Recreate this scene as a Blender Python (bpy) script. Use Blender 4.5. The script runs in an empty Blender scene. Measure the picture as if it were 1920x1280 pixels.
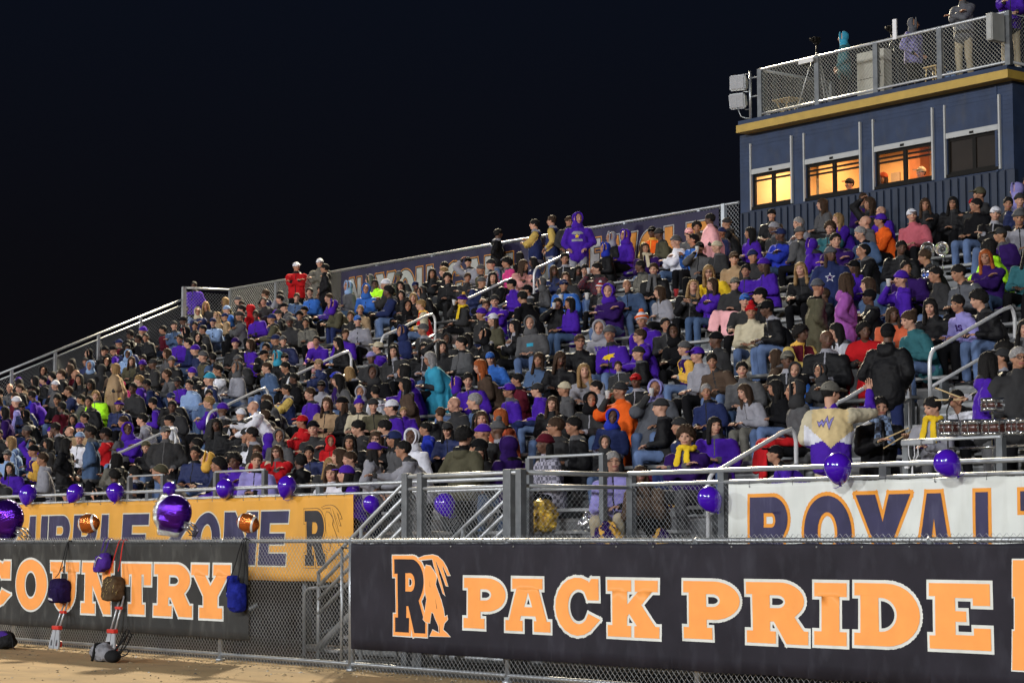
import bpy, bmesh, math, random
import numpy as np
from mathutils import Vector, Matrix, noise
from mathutils.geometry import tessellate_polygon
from mathutils.bvhtree import BVHTree
R_ = math.radians
random.seed(7)
SC = bpy.context.scene
COL = SC.collection

# ---------------------------------------------------------------- camera
EYE = Vector((0, 0, 1.5)); FPX = 4180.0; YAW = R_(38.4); PIT = R_(5.1); ROL = R_(-0.1)
VD = Vector((-math.cos(YAW)*math.cos(PIT), math.sin(YAW)*math.cos(PIT), math.sin(PIT)))
_r = Vector((math.sin(YAW), math.cos(YAW), 0)); _u = _r.cross(VD)
CR = math.cos(ROL)*_r + math.sin(ROL)*_u; CU = -math.sin(ROL)*_r + math.cos(ROL)*_u
cd = bpy.data.cameras.new('camera'); cam = bpy.data.objects.new('camera', cd); COL.objects.link(cam)
cd.sensor_width = 36; cd.lens = 36*FPX/1920; cd.clip_start = .5; cd.clip_end = 3000
cam.matrix_world = Matrix((( CR.x, CU.x, -VD.x, EYE.x), (CR.y, CU.y, -VD.y, EYE.y), (CR.z, CU.z, -VD.z, EYE.z), (0,0,0,1)))
SC.camera = cam
def at(x, y, X=None, Y=None, Z=None):
    """world point seen at photo pixel x, y on one plane of the place"""
    d = VD + CR*((x-960)/FPX) + CU*((640-y)/FPX)
    t = (Y-EYE.y)/d.y if Y is not None else ((X-EYE.x)/d.x if X is not None else (Z-EYE.z)/d.z)
    return EYE + d*t

# ---------------------------------------------------------------- night sky
W = bpy.data.worlds.new('World'); SC.world = W; W.use_nodes = True
nt = W.node_tree; nt.nodes.clear()
wo = nt.nodes.new('ShaderNodeOutputWorld'); bg = nt.nodes.new('ShaderNodeBackground')
tc = nt.nodes.new('ShaderNodeTexCoord'); sx_ = nt.nodes.new('ShaderNodeSeparateXYZ'); cr = nt.nodes.new('ShaderNodeValToRGB')
nt.links.new(tc.outputs['Generated'], sx_.inputs[0]); nt.links.new(sx_.outputs['Z'], cr.inputs[0])
ce = cr.color_ramp; ce.elements[0].position = 0.0; ce.elements[0].color = (.0040, .0032, .0034, 1)
ce.elements[1].position = .30; ce.elements[1].color = (.0030, .0050, .0112, 1)
e = ce.elements.new(.12); e.color = (.0034, .0034, .0050, 1)
nt.links.new(cr.outputs[0], bg.inputs[0]); bg.inputs[1].default_value = 1.0
nt.links.new(bg.outputs[0], wo.inputs[0])

# ---------------------------------------------------------------- stadium floodlights on masts outside the frame, plus two added fill lamps
def lamp(name, loc, power, rad, col, spot=None, aim=None):
    l = bpy.data.lights.new(name, 'SPOT' if spot else 'POINT'); l.energy = power; l.shadow_soft_size = rad; l.color = col
    o = bpy.data.objects.new(name, l); COL.objects.link(o); o.location = loc
    if spot:
        l.spot_size = spot; l.spot_blend = .3
        o.rotation_euler = (Vector(aim)-Vector(loc)).to_track_quat('-Z', 'Y').to_euler()
    return o
lamp('floodlight', (-26, -72, 27), 1.15e5, 2.5, (.97, .98, 1.0))
lamp('floodlight', (32, -58, 30), 1.8e5, 2.5, (.96, .98, 1.0))
lamp('floodlight', (-85, -38, 25), .7e5, 2.5, (.94, .97, 1.0))  # added fill lamp without a known mast, flattens the light on the crowd
lamp('floodlight', (4, -98, 32), .8e5, 2.5, (1.0, .98, .94))  # second added fill lamp, softens the contrast from the field side
lamp('floodlight', (-60, 46, 27), 1.9e5, 1.2, (1.0, .86, .62), R_(70), (-28, 4, 0))
SC.view_settings.view_transform = 'Standard'; SC.view_settings.look = 'None'
SC.view_settings.exposure = 0.0; SC.view_settings.gamma = 1.0; SC.view_settings.use_curve_mapping = False
SC.cycles.max_bounces = 6; SC.cycles.diffuse_bounces = 2; SC.cycles.glossy_bounces = 3; SC.cycles.transparent_max_bounces = 12
SC.cycles.use_denoising = True

# ---------------------------------------------------------------- materials
MATS = {}
def mat(name, col, rough=.7, metal=0., nz=.12, nsc=6., bump=0., bsc=40., emit=None, spec=.4, stretch=None, coat=0, dirt=None):
    if name in MATS: return MATS[name]
    m = bpy.data.materials.new(name); m.use_nodes = True; t = m.node_tree; b = t.nodes['Principled BSDF']
    b.inputs['Base Color'].default_value = (*col, 1); b.inputs['Roughness'].default_value = rough
    b.inputs['Metallic'].default_value = metal; b.inputs['Specular IOR Level'].default_value = spec
    if coat: b.inputs['Coat Weight'].default_value = coat; b.inputs['Coat Roughness'].default_value = .08
    tcn = t.nodes.new('ShaderNodeTexCoord'); mp = t.nodes.new('ShaderNodeMapping'); t.links.new(tcn.outputs['Object'], mp.inputs[0])
    if stretch: mp.inputs['Scale'].default_value = stretch
    if nz:
        n = t.nodes.new('ShaderNodeTexNoise'); n.inputs['Scale'].default_value = nsc; n.inputs['Detail'].default_value = 5
        t.links.new(mp.outputs[0], n.inputs['Vector'])
        r = t.nodes.new('ShaderNodeMapRange'); r.inputs['From Min'].default_value = .3; r.inputs['From Max'].default_value = .7
        r.inputs['To Min'].default_value = 1-nz; r.inputs['To Max'].default_value = 1+nz
        t.links.new(n.outputs[0], r.inputs[0])
        x = t.nodes.new('ShaderNodeVectorMath'); x.operation = 'SCALE'; x.inputs[0].default_value = col
        t.links.new(r.outputs[0], x.inputs['Scale'])
        last = x.outputs[0]
        if dirt:   # light scuffs and streaks of the material itself
            n2 = t.nodes.new('ShaderNodeTexNoise'); n2.inputs['Scale'].default_value = dirt[1]; n2.inputs['Detail'].default_value = 8
            m2 = t.nodes.new('ShaderNodeMapping'); m2.inputs['Scale'].default_value = dirt[2]
            t.links.new(tcn.outputs['Object'], m2.inputs[0]); t.links.new(m2.outputs[0], n2.inputs['Vector'])
            r2 = t.nodes.new('ShaderNodeMapRange'); r2.inputs['From Min'].default_value = .52; r2.inputs['From Max'].default_value = .8
            r2.inputs['To Min'].default_value = 0; r2.inputs['To Max'].default_value = dirt[3]
            t.links.new(n2.outputs[0], r2.inputs[0])
            mx = t.nodes.new('ShaderNodeMix'); mx.data_type = 'RGBA'; t.links.new(r2.outputs[0], mx.inputs[0])
            t.links.new(last, mx.inputs[6]); mx.inputs[7].default_value = (*dirt[0], 1); last = mx.outputs[2]
        t.links.new(last, b.inputs['Base Color'])
    if bump:
        n = t.nodes.new('ShaderNodeTexNoise'); n.inputs['Scale'].default_value = bsc; n.inputs['Detail'].default_value = 3
        t.links.new(mp.outputs[0], n.inputs['Vector'])
        bp = t.nodes.new('ShaderNodeBump'); bp.inputs['Strength'].default_value = bump; bp.inputs['Distance'].default_value = .02
        t.links.new(n.outputs[0], bp.inputs['Height']); t.links.new(bp.outputs[0], b.inputs['Normal'])
    if emit: b.inputs['Emission Color'].default_value = (*emit[0], 1); b.inputs['Emission Strength'].default_value = emit[1]
    MATS[name] = m; return m
CLOTH = dict(black=(.0075,.0075,.009), charcoal=(.032,.032,.034), grey=(.085,.085,.09), ltgrey=(.25,.25,.285), white=(.62,.63,.70), navy=(.018,.026,.085),
 blue=(.035,.12,.42), royal=(.02,.035,.34), steel=(.06,.10,.19), purple=(.058,.016,.30), dpurple=(.026,.009,.085), lilac=(.24,.22,.50), red=(.42,.012,.016),
 maroon=(.09,.010,.02), orange=(.72,.11,.015), neon=(.45,.95,.03), pink=(.80,.40,.42), hotpink=(.60,.055,.22), tan=(.30,.21,.125), brown=(.075,.050,.036),
 olive=(.075,.070,.045), teal=(.03,.11,.13), cream=(.48,.43,.31), sand=(.56,.44,.235), yellow=(.68,.46,.025), gold=(.66,.38,.07), camo=(.12,.115,.10), cyan=(.04,.28,.42),
 ltblue=(.22,.32,.52), coral=(.42,.10,.13), salmon=(.55,.26,.24), orchid=(.27,.075,.31), rust=(.52,.11,.05), slate=(.085,.09,.105), khaki=(.36,.31,.22),
 jeans=(.10,.15,.28), plaid=(.35,.34,.42), golden=(.5,.36,.1))
def shiny(c): return c in ('black','navy','slate')
def cloth(c, g='j'):
    if g == 'p': return plaid(c)
    key = 'cloth_'+c+('_nylon' if g == 'j' else '')
    if key in MATS: return MATS[key]
    return mat(key, CLOTH[c], .62 if (g == 'j' and shiny(c)) else .9, nz=.28 if c in ('camo','jeans','orchid') else .14, nsc=14 if c == 'camo' else 5, bump=.6, bsc=14, spec=.16 if (g == 'j' and shiny(c)) else .08)
def plaid(c):
    key = 'plaid_'+c
    if key in MATS: return MATS[key]
    m = mat(key, CLOTH[c], .9, nz=0); t = m.node_tree; b = t.nodes['Principled BSDF']
    tcn = t.nodes['Texture Coordinate']; ch = t.nodes.new('ShaderNodeTexChecker'); ch.inputs['Scale'].default_value = 22
    a = CLOTH[c]; ch.inputs[1].default_value = (*a, 1); ch.inputs[2].default_value = (a[0]*.25+.02, a[1]*.25+.02, a[2]*.25+.03, 1)
    t.links.new(tcn.outputs['Object'], ch.inputs[0]); t.links.new(ch.outputs[0], b.inputs['Base Color']); return m
SKIN = {'1': mat('skin_fair', (.47,.26,.18), .6, nz=.08, nsc=20), '2': mat('skin_olive', (.33,.165,.10), .6, nz=.08, nsc=20), '3': mat('skin_dark', (.10,.048,.03), .55, nz=.08, nsc=20)}
EYE_M = mat('eye_dark', (.02,.014,.012), .3, nz=0); LIP_M = mat('lips', (.30,.10,.085), .5, nz=0)
HAIRC = dict(black=(.010,.009,.009), brown=(.045,.026,.016), blonde=(.26,.16,.07), grey=(.26,.25,.25), ginger=(.30,.075,.02), x=(.05,.04,.03))
def hairm(c): return mat('hair_'+c, HAIRC[c], .72, nz=.45, nsc=60, bump=.6, bsc=90, stretch=(3,3,.5), spec=.18)
STEEL = mat('galvanised_steel', (.36,.38,.40), .42, .75, nz=.15, nsc=9, bump=.05)
DSTEEL = mat('dull_steel', (.15,.16,.17), .55, .6, nz=.2, nsc=7)
ALU = mat('aluminium_rail', (.46,.48,.50), .45, .6, nz=.10, nsc=12)
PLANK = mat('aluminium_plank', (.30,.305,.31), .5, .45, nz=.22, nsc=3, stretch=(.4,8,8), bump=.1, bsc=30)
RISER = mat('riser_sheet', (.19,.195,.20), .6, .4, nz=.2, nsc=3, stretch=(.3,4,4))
WIRE = mat('fence_wire', (.42,.44,.46), .45, .6, nz=.1)

# ---------------------------------------------------------------- mesh helpers
class B:
    def __init__(s): s.v = []; s.f = []; s.m = []; s.sm = []
    def add(s, vs, fs, mi=0, sm=False):
        o = len(s.v); s.v += [tuple(p) for p in vs]; s.f += [tuple(i+o for i in f) for f in fs]; s.m += [mi]*len(fs); s.sm += [sm]*len(fs)
    def box(s, a, b, mi=0, M=None):
        x0,y0,z0 = a; x1,y1,z1 = b
        vs = [Vector(p) for p in ((x0,y0,z0),(x1,y0,z0),(x1,y1,z0),(x0,y1,z0),(x0,y0,z1),(x1,y0,z1),(x1,y1,z1),(x0,y1,z1))]
        if M is not None: vs = [M@p for p in vs]
        s.add(vs, [(0,3,2,1),(4,5,6,7),(0,1,5,4),(1,2,6,5),(2,3,7,6),(3,0,4,7)], mi)
    def bevbox(s, a, b, r=.02, mi=0, M=None):
        bm = bmesh.new(); bmesh.ops.create_cube(bm, size=1)
        a, b = Vector(a), Vector(b)
        for v in bm.verts: v.co = Vector(((a[i]+b[i])/2+(b[i]-a[i])*v.co[i] for i in range(3)))
        bmesh.ops.bevel(bm, geom=bm.edges[:]+bm.verts[:], offset=r, segments=2, profile=.5, affect='EDGES')
        if M is not None: bm.transform(M)
        bm.verts.index_update(); s.add([v.co[:] for v in bm.verts], [[v.index for v in f.verts] for f in bm.faces], mi); bm.free()
    def tube(s, pts, r, n=8, mi=0, cap=True, r2=None):
        pts = [Vector(p) for p in pts]; rings = []; N = len(pts)
        up = Vector((0,0,1)); t0 = (pts[1]-pts[0]).normalized()
        if abs(t0.z) > .95: up = Vector((1,0,0))
        x = t0.cross(up).normalized()
        for i, p in enumerate(pts):
            t = (pts[min(i+1,N-1)]-pts[max(i-1,0)]).normalized()
            x = (x-t*x.dot(t)).normalized(); y = t.cross(x)
            rr = r if r2 is None else r+(r2-r)*i/(N-1)
            rings.append([p+x*math.cos(2*math.pi*k/n)*rr+y*math.sin(2*math.pi*k/n)*rr for k in range(n)])
        vs = [q for g in rings for q in g]; fs = []
        for i in range(N-1):
            for k in range(n): fs.append((i*n+k, i*n+(k+1)%n, (i+1)*n+(k+1)%n, (i+1)*n+k))
        if cap: fs.append(tuple(range(n-1,-1,-1))); fs.append(tuple((N-1)*n+k for k in range(n)))
        s.add(vs, fs, mi, n > 4)
    def ell(s, c, r, F=None, nu=18, nv=11, mi=0):
        vs = []; fs = []
        for j in range(nv+1):
            th = math.pi*j/nv
            for i in range(nu):
                ph = 2*math.pi*i/nu; p = Vector((r[0]*math.sin(th)*math.cos(ph), r[1]*math.sin(th)*math.sin(ph), r[2]*math.cos(th)))
                if F is not None: p = F@p
                vs.append(p+Vector(c))
        for j in range(nv):
            for i in range(nu): fs.append((j*nu+i, (j+1)*nu+i, (j+1)*nu+(i+1)%nu, j*nu+(i+1)%nu))
        s.add(vs, fs, mi, True)
    def seg(s, p0, p1, a, b, side=(1,0,0), n=16, mi=0):
        """tapered limb with round ends; a, b = (radius along side, radius across)"""
        p0, p1 = Vector(p0), Vector(p1); t = (p1-p0); L = t.length; t.normalize()
        x = Vector(side); x = x-t*x.dot(t)
        if x.length < 1e-3: x = Vector((0,1,0))-t*t.y
        x.normalize(); y = t.cross(x); rings = []
        for u in (-1,-.85,-.5): k = math.sqrt(max(1-u*u,.0004)); rings.append((p0+t*u*min(a)*.9, a[0]*k, a[1]*k))
        for u in (0,.33,.66,1): rings.append((p0+t*L*u, a[0]+(b[0]-a[0])*u, a[1]+(b[1]-a[1])*u))
        for u in (.5,.85,1): k = math.sqrt(max(1-u*u,.0004)); rings.append((p1+t*u*min(b)*.9, b[0]*k, b[1]*k))
        vs = [c+x*ra*math.cos(2*math.pi*i/n)+y*rb*math.sin(2*math.pi*i/n) for c, ra, rb in rings for i in range(n)]
        N = len(rings); fs = [(j*n+i, j*n+(i+1)%n, (j+1)*n+(i+1)%n, (j+1)*n+i) for j in range(N-1) for i in range(n)]
        fs.append(tuple(range(n-1,-1,-1))); fs.append(tuple((N-1)*n+k for k in range(n))); s.add(vs, fs, mi, True)
    def mesh(s, name):
        me = bpy.data.meshes.new(name); me.from_pydata(s.v, [], s.f); me.polygons.foreach_set('material_index', s.m)
        me.polygons.foreach_set('use_smooth', s.sm); me.update(); return me
    def build(s, name, mats, parent=None, loc=None):
        me = s.mesh(name)
        for m in (mats if isinstance(mats, (list, tuple)) else [mats]): me.materials.append(m)
        return obj(name, me, parent, loc)
def obj(name, me, parent=None, loc=None):
    o = bpy.data.objects.new(name, me); COL.objects.link(o)
    if loc is not None: o.location = loc
    if parent is not None: o.parent = parent
    return o
def empty(name, loc=(0,0,0), rz=0):
    o = bpy.data.objects.new(name, None); COL.objects.link(o); o.location = loc; o.rotation_euler = (0,0,rz); return o
class Thing:
    """an Empty at the thing's base; its parts are modelled in place coordinates"""
    def __init__(s, name, loc, label, cat, group=None, kind=None):
        s.loc = Vector(loc); s.o = empty(name, s.loc); tag(s.o, label, cat, group, kind)
    def part(s, b, name, mats, label=None):
        o = b.build(name, mats, s.o, -s.loc)
        if label: o['label'] = label
        return o
    def sub(s, par, b, name, mats): return b.build(name, mats, par)
def tag(o, label=None, cat=None, group=None, kind=None):
    if label: o['label'] = label
    if cat: o['category'] = cat
    if group: o['group'] = group
    if kind: o['kind'] = kind
    return o
def remesh(me, vox, smooth=3, dec=None):
    o = bpy.data.objects.new('tmp', me); COL.objects.link(o)
    m = o.modifiers.new('r', 'REMESH'); m.mode = 'VOXEL'; m.voxel_size = vox; m.use_smooth_shade = True
    if smooth: s = o.modifiers.new('s', 'SMOOTH'); s.factor = .5; s.iterations = smooth
    if dec: d = o.modifiers.new('d', 'DECIMATE'); d.ratio = dec
    dg = bpy.context.evaluated_depsgraph_get(); out = bpy.data.meshes.new_from_object(o.evaluated_get(dg), depsgraph=dg)
    bpy.data.objects.remove(o); return out
def wob(me, amp, sc, seed=0, st=(1,1,1)):
    n = len(me.vertices); co = np.empty(n*3, np.float32); me.vertices.foreach_get('co', co)
    no = np.empty(n*3, np.float32); me.vertex_normals.foreach_get('vector', no) if hasattr(me, 'vertex_normals') else None
    co = co.reshape(-1,3); no = no.reshape(-1,3)
    for i in range(n):
        p = co[i]; k = noise.noise(Vector((p[0]*sc*st[0]+seed, p[1]*sc*st[1], p[2]*sc*st[2]+seed*.37)))+.5*noise.noise(Vector((p[0]*sc*2.3*st[0], p[1]*sc*2.3+seed, p[2]*sc*2.3*st[2])))
        co[i] = p+no[i]*k*amp
    me.vertices.foreach_set('co', co.ravel()); me.update()

# ---------------------------------------------------------------- lettering
def arc(cx, cy, rx, ry, a0, a1, n=14):
    return [(cx+rx*math.cos(R_(a0+(a1-a0)*i/n)), cy+ry*math.sin(R_(a0+(a1-a0)*i/n))) for i in range(n+1)]
SLAB = {
 'I': [[(.0,0),(1,0),(1,.22),(.78,.22),(.78,.78),(1,.78),(1,1),(0,1),(0,.78),(.22,.78),(.22,.22),(0,.22)]],
 'P': [[(0,0),(.52,0),(.52,.2),(.42,.2),(.42,.34)]+arc(.56,.67,.44,.33,-90,90)+[(0,1),(0,.8),(.1,.8),(.1,.2),(0,.2)], [(.42,.56),(.42,.78)]+arc(.54,.67,.13,.11,90,-90)],
 'R': [[(0,0),(.47,0),(.47,.2),(.38,.2),(.38,.36),(.44,.36),(.64,0),(1,0),(1,.22),(.93,.22),(.78,.44)]+arc(.56,.70,.38,.30,-42,90)+[(0,1),(0,.8),(.1,.8),(.1,.2),(0,.2)], [(.38,.58),(.38,.79)]+arc(.5,.685,.13,.105,90,-90)],
 'A': [[(0,0),(.38,0),(.38,.2),(.32,.2),(.345,.29),(.655,.29),(.68,.2),(.62,.2),(.62,0),(1,0),(1,.2),(.92,.2),(.75,.8),(.84,.8),(.84,1),(.16,1),(.16,.8),(.25,.8),(.08,.2),(0,.2)], [(.41,.46),(.5,.74),(.59,.46)]],
 'C': [[(.97,.62),(.97,1),(.80,1),(.75,.93)]+arc(.5,.5,.5,.52,62,305)+[(1,.28),(.74,.38)]+arc(.53,.5,.24,.31,-50,-300)+[(.72,.62)]],
 'K': [[(0,0),(.47,0),(.47,.2),(.39,.2),(.39,.36),(.43,.41),(.58,.2),(.53,.2),(.53,0),(1,0),(1,.2),(.93,.2),(.67,.57),(.86,.8),(.96,.8),(.96,1),(.54,1),(.54,.8),(.60,.8),(.39,.57),(.39,.8),(.47,.8),(.47,1),(0,1),(0,.8),(.1,.8),(.1,.2),(0,.2)]],
 'D': [[(0,0),(.5,0)]+arc(.5,.5,.5,.5,-90,90)+[(0,1),(0,.8),(.09,.8),(.09,.2),(0,.2)], [(.38,.23),(.38,.77)]+arc(.42,.5,.24,.27,90,-90)],
 'E': [[(0,0),(1,0),(1,.33),(.72,.33),(.72,.22),(.42,.22),(.42,.42),(.60,.42),(.60,.58),(.42,.58),(.42,.78),(.72,.78),(.72,.67),(1,.67),(1,1),(0,1),(0,.8),(.1,.8),(.1,.2),(0,.2)]],
 'O': [arc(.5,.5,.5,.52,0,352,44), arc(.5,.5,.19,.29,0,-345,22)],
 'U': [[(0,1),(0,.8),(.09,.8),(.09,.35)]+arc(.5,.38,.41,.40,180,360)+[(.91,.8),(1,.8),(1,1),(.55,1),(.55,.8),(.64,.8),(.64,.38)]+arc(.5,.36,.14,.15,0,-180)+[(.36,.8),(.45,.8),(.45,1)]],
 'N': [[(0,0),(.42,0),(.42,.2),(.34,.2),(.34,.56),(.68,0),(.92,0),(.92,.8),(1,.8),(1,1),(.58,1),(.58,.8),(.66,.8),(.66,.44),(.36,1),(0,1),(0,.8),(.1,.8),(.1,.2),(0,.2)]],
 'T': [[(.22,0),(.78,0),(.78,.2),(.67,.2),(.67,.79),(.76,.79),(.76,.58),(1,.58),(1,1),(0,1),(0,.58),(.24,.58),(.24,.79),(.33,.79),(.33,.2),(.22,.2)]],
 'Y': [[(.22,0),(.78,0),(.78,.2),(.67,.2),(.67,.42),(.93,.8),(1,.8),(1,1),(.56,1),(.56,.8),(.63,.8),(.5,.6),(.37,.8),(.44,.8),(.44,1),(0,1),(0,.8),(.07,.8),(.33,.42),(.33,.2),(.22,.2)]],
 'S': [[(0,.28),(.03,0),(.2,0),(.24,.06)]+arc(.55,.3,.45,.3,-100,60)+[(.4,.62),(.4,.74),(.68,.74),(.7,.64),(.95,.64),(.93,1),(.78,1),(.74,.95)]+arc(.46,.7,.44,.3,80,235)+[(.6,.38),(.6,.24),(.34,.24),(.3,.34)]],
 'H': [[(0,0),(.44,0),(.44,.2),(.36,.2),(.36,.4),(.64,.4),(.64,.2),(.56,.2),(.56,0),(1,0),(1,.2),(.9,.2),(.9,.8),(1,.8),(1,1),(.56,1),(.56,.8),(.64,.8),(.64,.6),(.36,.6),(.36,.8),(.44,.8),(.44,1),(0,1),(0,.8),(.1,.8),(.1,.2),(0,.2)]],
}
SANS = {
 'L': [[(0,0),(1,0),(1,.24),(.40,.24),(.40,1),(0,1)]], 'E': [[(0,0),(1,0),(1,.22),(.36,.22),(.36,.39),(.9,.39),(.9,.59),(.36,.59),(.36,.78),(1,.78),(1,1),(0,1)]],
 'F': [[(0,0),(.36,0),(.36,.38),(.9,.38),(.9,.6),(.36,.6),(.36,.78),(1,.78),(1,1),(0,1)]], 'T': [[(.33,0),(.67,0),(.67,.76),(1,.76),(1,1),(0,1),(0,.76),(.33,.76)]],
 'Z': [[(0,0),(1,0),(1,.24),(.42,.24),(1,.78),(1,1),(.04,1),(.04,.77),(.56,.77),(0,.23)]], 'N': [[(0,0),(.32,0),(.32,.55),(.68,0),(1,0),(1,1),(.68,1),(.68,.45),(.32,1),(0,1)]],
 'Y': [[(.33,0),(.67,0),(.67,.36),(1,1),(.63,1),(.5,.64),(.37,1),(0,1),(.33,.36)]], 'A': [[(0,0),(.32,0),(.37,.17),(.63,.17),(.68,0),(1,0),(.68,1),(.32,1)], [(.42,.37),(.5,.68),(.58,.37)]],
 'P': [[(0,0),(.36,0),(.36,.33),(.6,.33)]+arc(.6,.665,.40,.335,-90,90)+[(0,1)], [(.36,.55),(.36,.78)]+arc(.56,.665,.1,.115,90,-90)],
 'R': [[(0,0),(.36,0),(.36,.36),(.42,.36),(.60,0),(1,0),(.80,.42)]+arc(.58,.70,.38,.30,-40,90)+[(0,1)], [(.34,.58),(.34,.78)]+arc(.54,.68,.1,.10,90,-90)],
 'O': [arc(.5,.5,.5,.5,0,352,44), arc(.5,.5,.20,.28,0,-345,22)],
 'U': [[(0,1),(0,.36)]+arc(.5,.38,.5,.38,180,360)+[(1,1),(.66,1),(.66,.38)]+arc(.5,.36,.16,.15,0,-180)+[(.34,1)]],
 'C': [[(.98,.64)]+arc(.5,.5,.5,.5,35,325)+[(.98,.36),(.66,.36)]+arc(.52,.5,.2,.27,-45,-315)+[(.66,.64)]],
 'W': [[(.17,0),(.41,0),(.5,.45),(.59,0),(.83,0),(1,1),(.76,1),(.69,.42),(.60,1),(.40,1),(.31,.42),(.24,1),(0,1)]],
}
def area(p): return sum(p[i][0]*p[(i+1)%len(p)][1]-p[(i+1)%len(p)][0]*p[i][1] for i in range(len(p)))/2
def grow(p, w):
    """offset outwards (holes: inwards), mitred"""
    n = len(p); out = []; A = area(p)
    for i in range(n):
        a, b, c = Vector(p[i-1]), Vector(p[i]), Vector(p[(i+1)%n]); e1 = b-a; e2 = c-b
        if e1.length < 1e-6 or e2.length < 1e-6: out.append((b.x, b.y)); continue
        n1 = Vector((e1.y, -e1.x)).normalized(); n2 = Vector((e2.y, -e2.x)).normalized()
        m = n1+n2; k = m.length
        if k < .2: m = n1; d = 1
        else: m = m/k; d = min(1/max(m.dot(n1), .45), 1.8)
        out.append((b.x+m.x*d*w, b.y+m.y*d*w))
    return out
def orient(polys): return [q if (area(q) > 0) == (i == 0) else q[::-1] for i, q in enumerate(polys)]
def place(glyph, x0, x1, z0, z1, slant=0):
    return orient([[(x0+(x1-x0)*u+slant*(w-.5)*(z1-z0), z0+(z1-z0)*w) for u, w in p] for p in glyph])
def flat(b, polys, depth, mi=0, th=.0015, put=None):
    """one filled shape with holes as a thin sheet; put maps (u, w, depth) into the place"""
    put = put or (lambda u, w, d: (u, d, w))
    vs = [p for q in polys for p in q]; tri = tessellate_polygon([[Vector((x, z, 0)) for x, z in q] for q in polys])
    b.add([put(x, z, depth) for x, z in vs], [tuple(t) for t in tri], mi)
def rim(b, polys, w, depth, mi, put=None):
    """outline of a printed letter: mitred strips along every edge"""
    put = put or (lambda u, z, d: (u, d, z)); k = 0
    for p in polys:
        for i in range(len(p)):
            A, C = Vector(p[i-1]), Vector(p[i]); d = C-A
            if d.length < 1e-5: continue
            d.normalize(); n = Vector((d.y, -d.x)); A = A-d*w*.98; C = C+d*w*.98; dd = depth-.000014*k; k += 1
            b.add([put(q.x, q.y, dd) for q in (A+n*w, C+n*w, C-n*w, A-n*w)], [(0,1,2,3)], mi)
def letters(b, items, depth, w, put=None, mi=(1, 2), w2=None):
    """items: placed glyphs. outline layer (mi 1) below, fill (mi 2) in front"""
    for g in items:
        rim(b, g, w, depth+.002, mi[0], put)
        if w2: rim(b, g, w2, depth, mi[2], put)
        flat(b, g, depth-.002, mi[1], put=put)

def drape(b, amp=1.0, seg=.13):
    """hang the sheet: subdivide and let it billow gently between its ties"""
    bm = bmesh.new(); vv = [bm.verts.new(v) for v in b.v]
    lay = bm.faces.layers.int.new('m')
    for f, m in zip(b.f, b.m):
        try: nf = bm.faces.new([vv[i] for i in f]); nf[lay] = m
        except ValueError: pass
    bmesh.ops.triangulate(bm, faces=bm.faces[:])
    xs = [v.co.x for v in bm.verts]; zs = [v.co.z for v in bm.verts]
    for ax, lo, hi in ((0, min(xs), max(xs)), (2, min(zs), max(zs))):
        k = math.floor(lo/seg)+1; n = [0,0,0]; n[ax] = 1
        while k*seg < hi:
            co = [0,0,0]; co[ax] = k*seg; bmesh.ops.bisect_plane(bm, geom=bm.verts[:]+bm.edges[:]+bm.faces[:], plane_co=co, plane_no=n); k += 1
    for v in bm.verts:
        x, z = v.co.x, v.co.z; v.co.y -= amp*(.006*math.sin(5.3*x+1.5*z)+.0035*math.sin(12.1*x+4*z+1)+.004*math.sin(2.1*x-3.5*z))*1.0+amp*.010
    bm.verts.index_update(); b.v = [tuple(v.co) for v in bm.verts]; b.f = [tuple(v.index for v in f.verts) for f in bm.faces]; b.m = [f[lay] for f in bm.faces]; b.sm = [True]*len(b.f); bm.free(); return b
# ---------------------------------------------------------------- people
V = Vector
def ik(S, T, a, b, pole):
    d = T-S; L = min(d.length, (a+b)*.985); d.normalize(); T = S+d*L
    x = (a*a-b*b+L*L)/(2*L); h = math.sqrt(max(a*a-x*x, 0)); p = V(pole); p = (p-d*p.dot(d)).normalized()
    return S+d*x+p*h, T
class Pose:
    def __init__(s, name, kind='sit', lean=8, hands=None, yaw=0, pitch=0, knees=.13, roll=0, poleR=None, poleL=None, wide=1.0):
        s.name = name; s.kind = kind; s.wide = wide
        th = R_(lean); sd = kind == 'sit'
        s.P = V((0,0,.535 if sd else .93)); dr = V((0,-math.sin(th),math.cos(th))); d2 = V((0,-math.sin(th*.75),math.cos(th*.75)))
        s.dr = dr; s.C = s.P+dr*.27; s.S = s.P+dr*.44; s.N = s.S+d2*.085; 
        s.Hc = s.N+V((0,-math.sin(th*.55)*.15-.012,math.cos(th*.55)*.15+.008))
        s.HF = Matrix.Rotation(R_(yaw),4,'Z')@Matrix.Rotation(R_(-pitch),4,'X') if True else None
        s.HF = Matrix.Rotation(R_(yaw),4,'Z')@Matrix.Rotation(R_(pitch),4,'X')
        s.sh = {}; s.el = {}; s.wr = {}
        for k, sg in (('R',-1),('L',1)):
            s.sh[k] = s.S+V((sg*.182*wide,0,0)); t = V(hands[0 if k == 'R' else 1])
            pole = (poleR if k == 'R' else poleL) or (sg*.55,.35,-1)
            s.el[k], s.wr[k] = ik(s.sh[k], t, .275, .255, pole)
        s.hip = {}; s.kn = {}; s.an = {}; s.to = {}
        for k, sg in (('R',-1),('L',1)):
            if sd: s.hip[k]=V((sg*.095,0,.525)); s.kn[k]=V((sg*knees,-.43,.545)); s.an[k]=V((sg*(knees+.01),-.40,.10)); s.to[k]=V((sg*(knees+.03),-.56,.035))
            else: s.hip[k]=V((sg*.09,.0,.92)); s.kn[k]=V((sg*.11,-.03,.50)); s.an[k]=V((sg*.125,.02,.10)); s.to[k]=V((sg*.15,-.15,.035))
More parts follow.
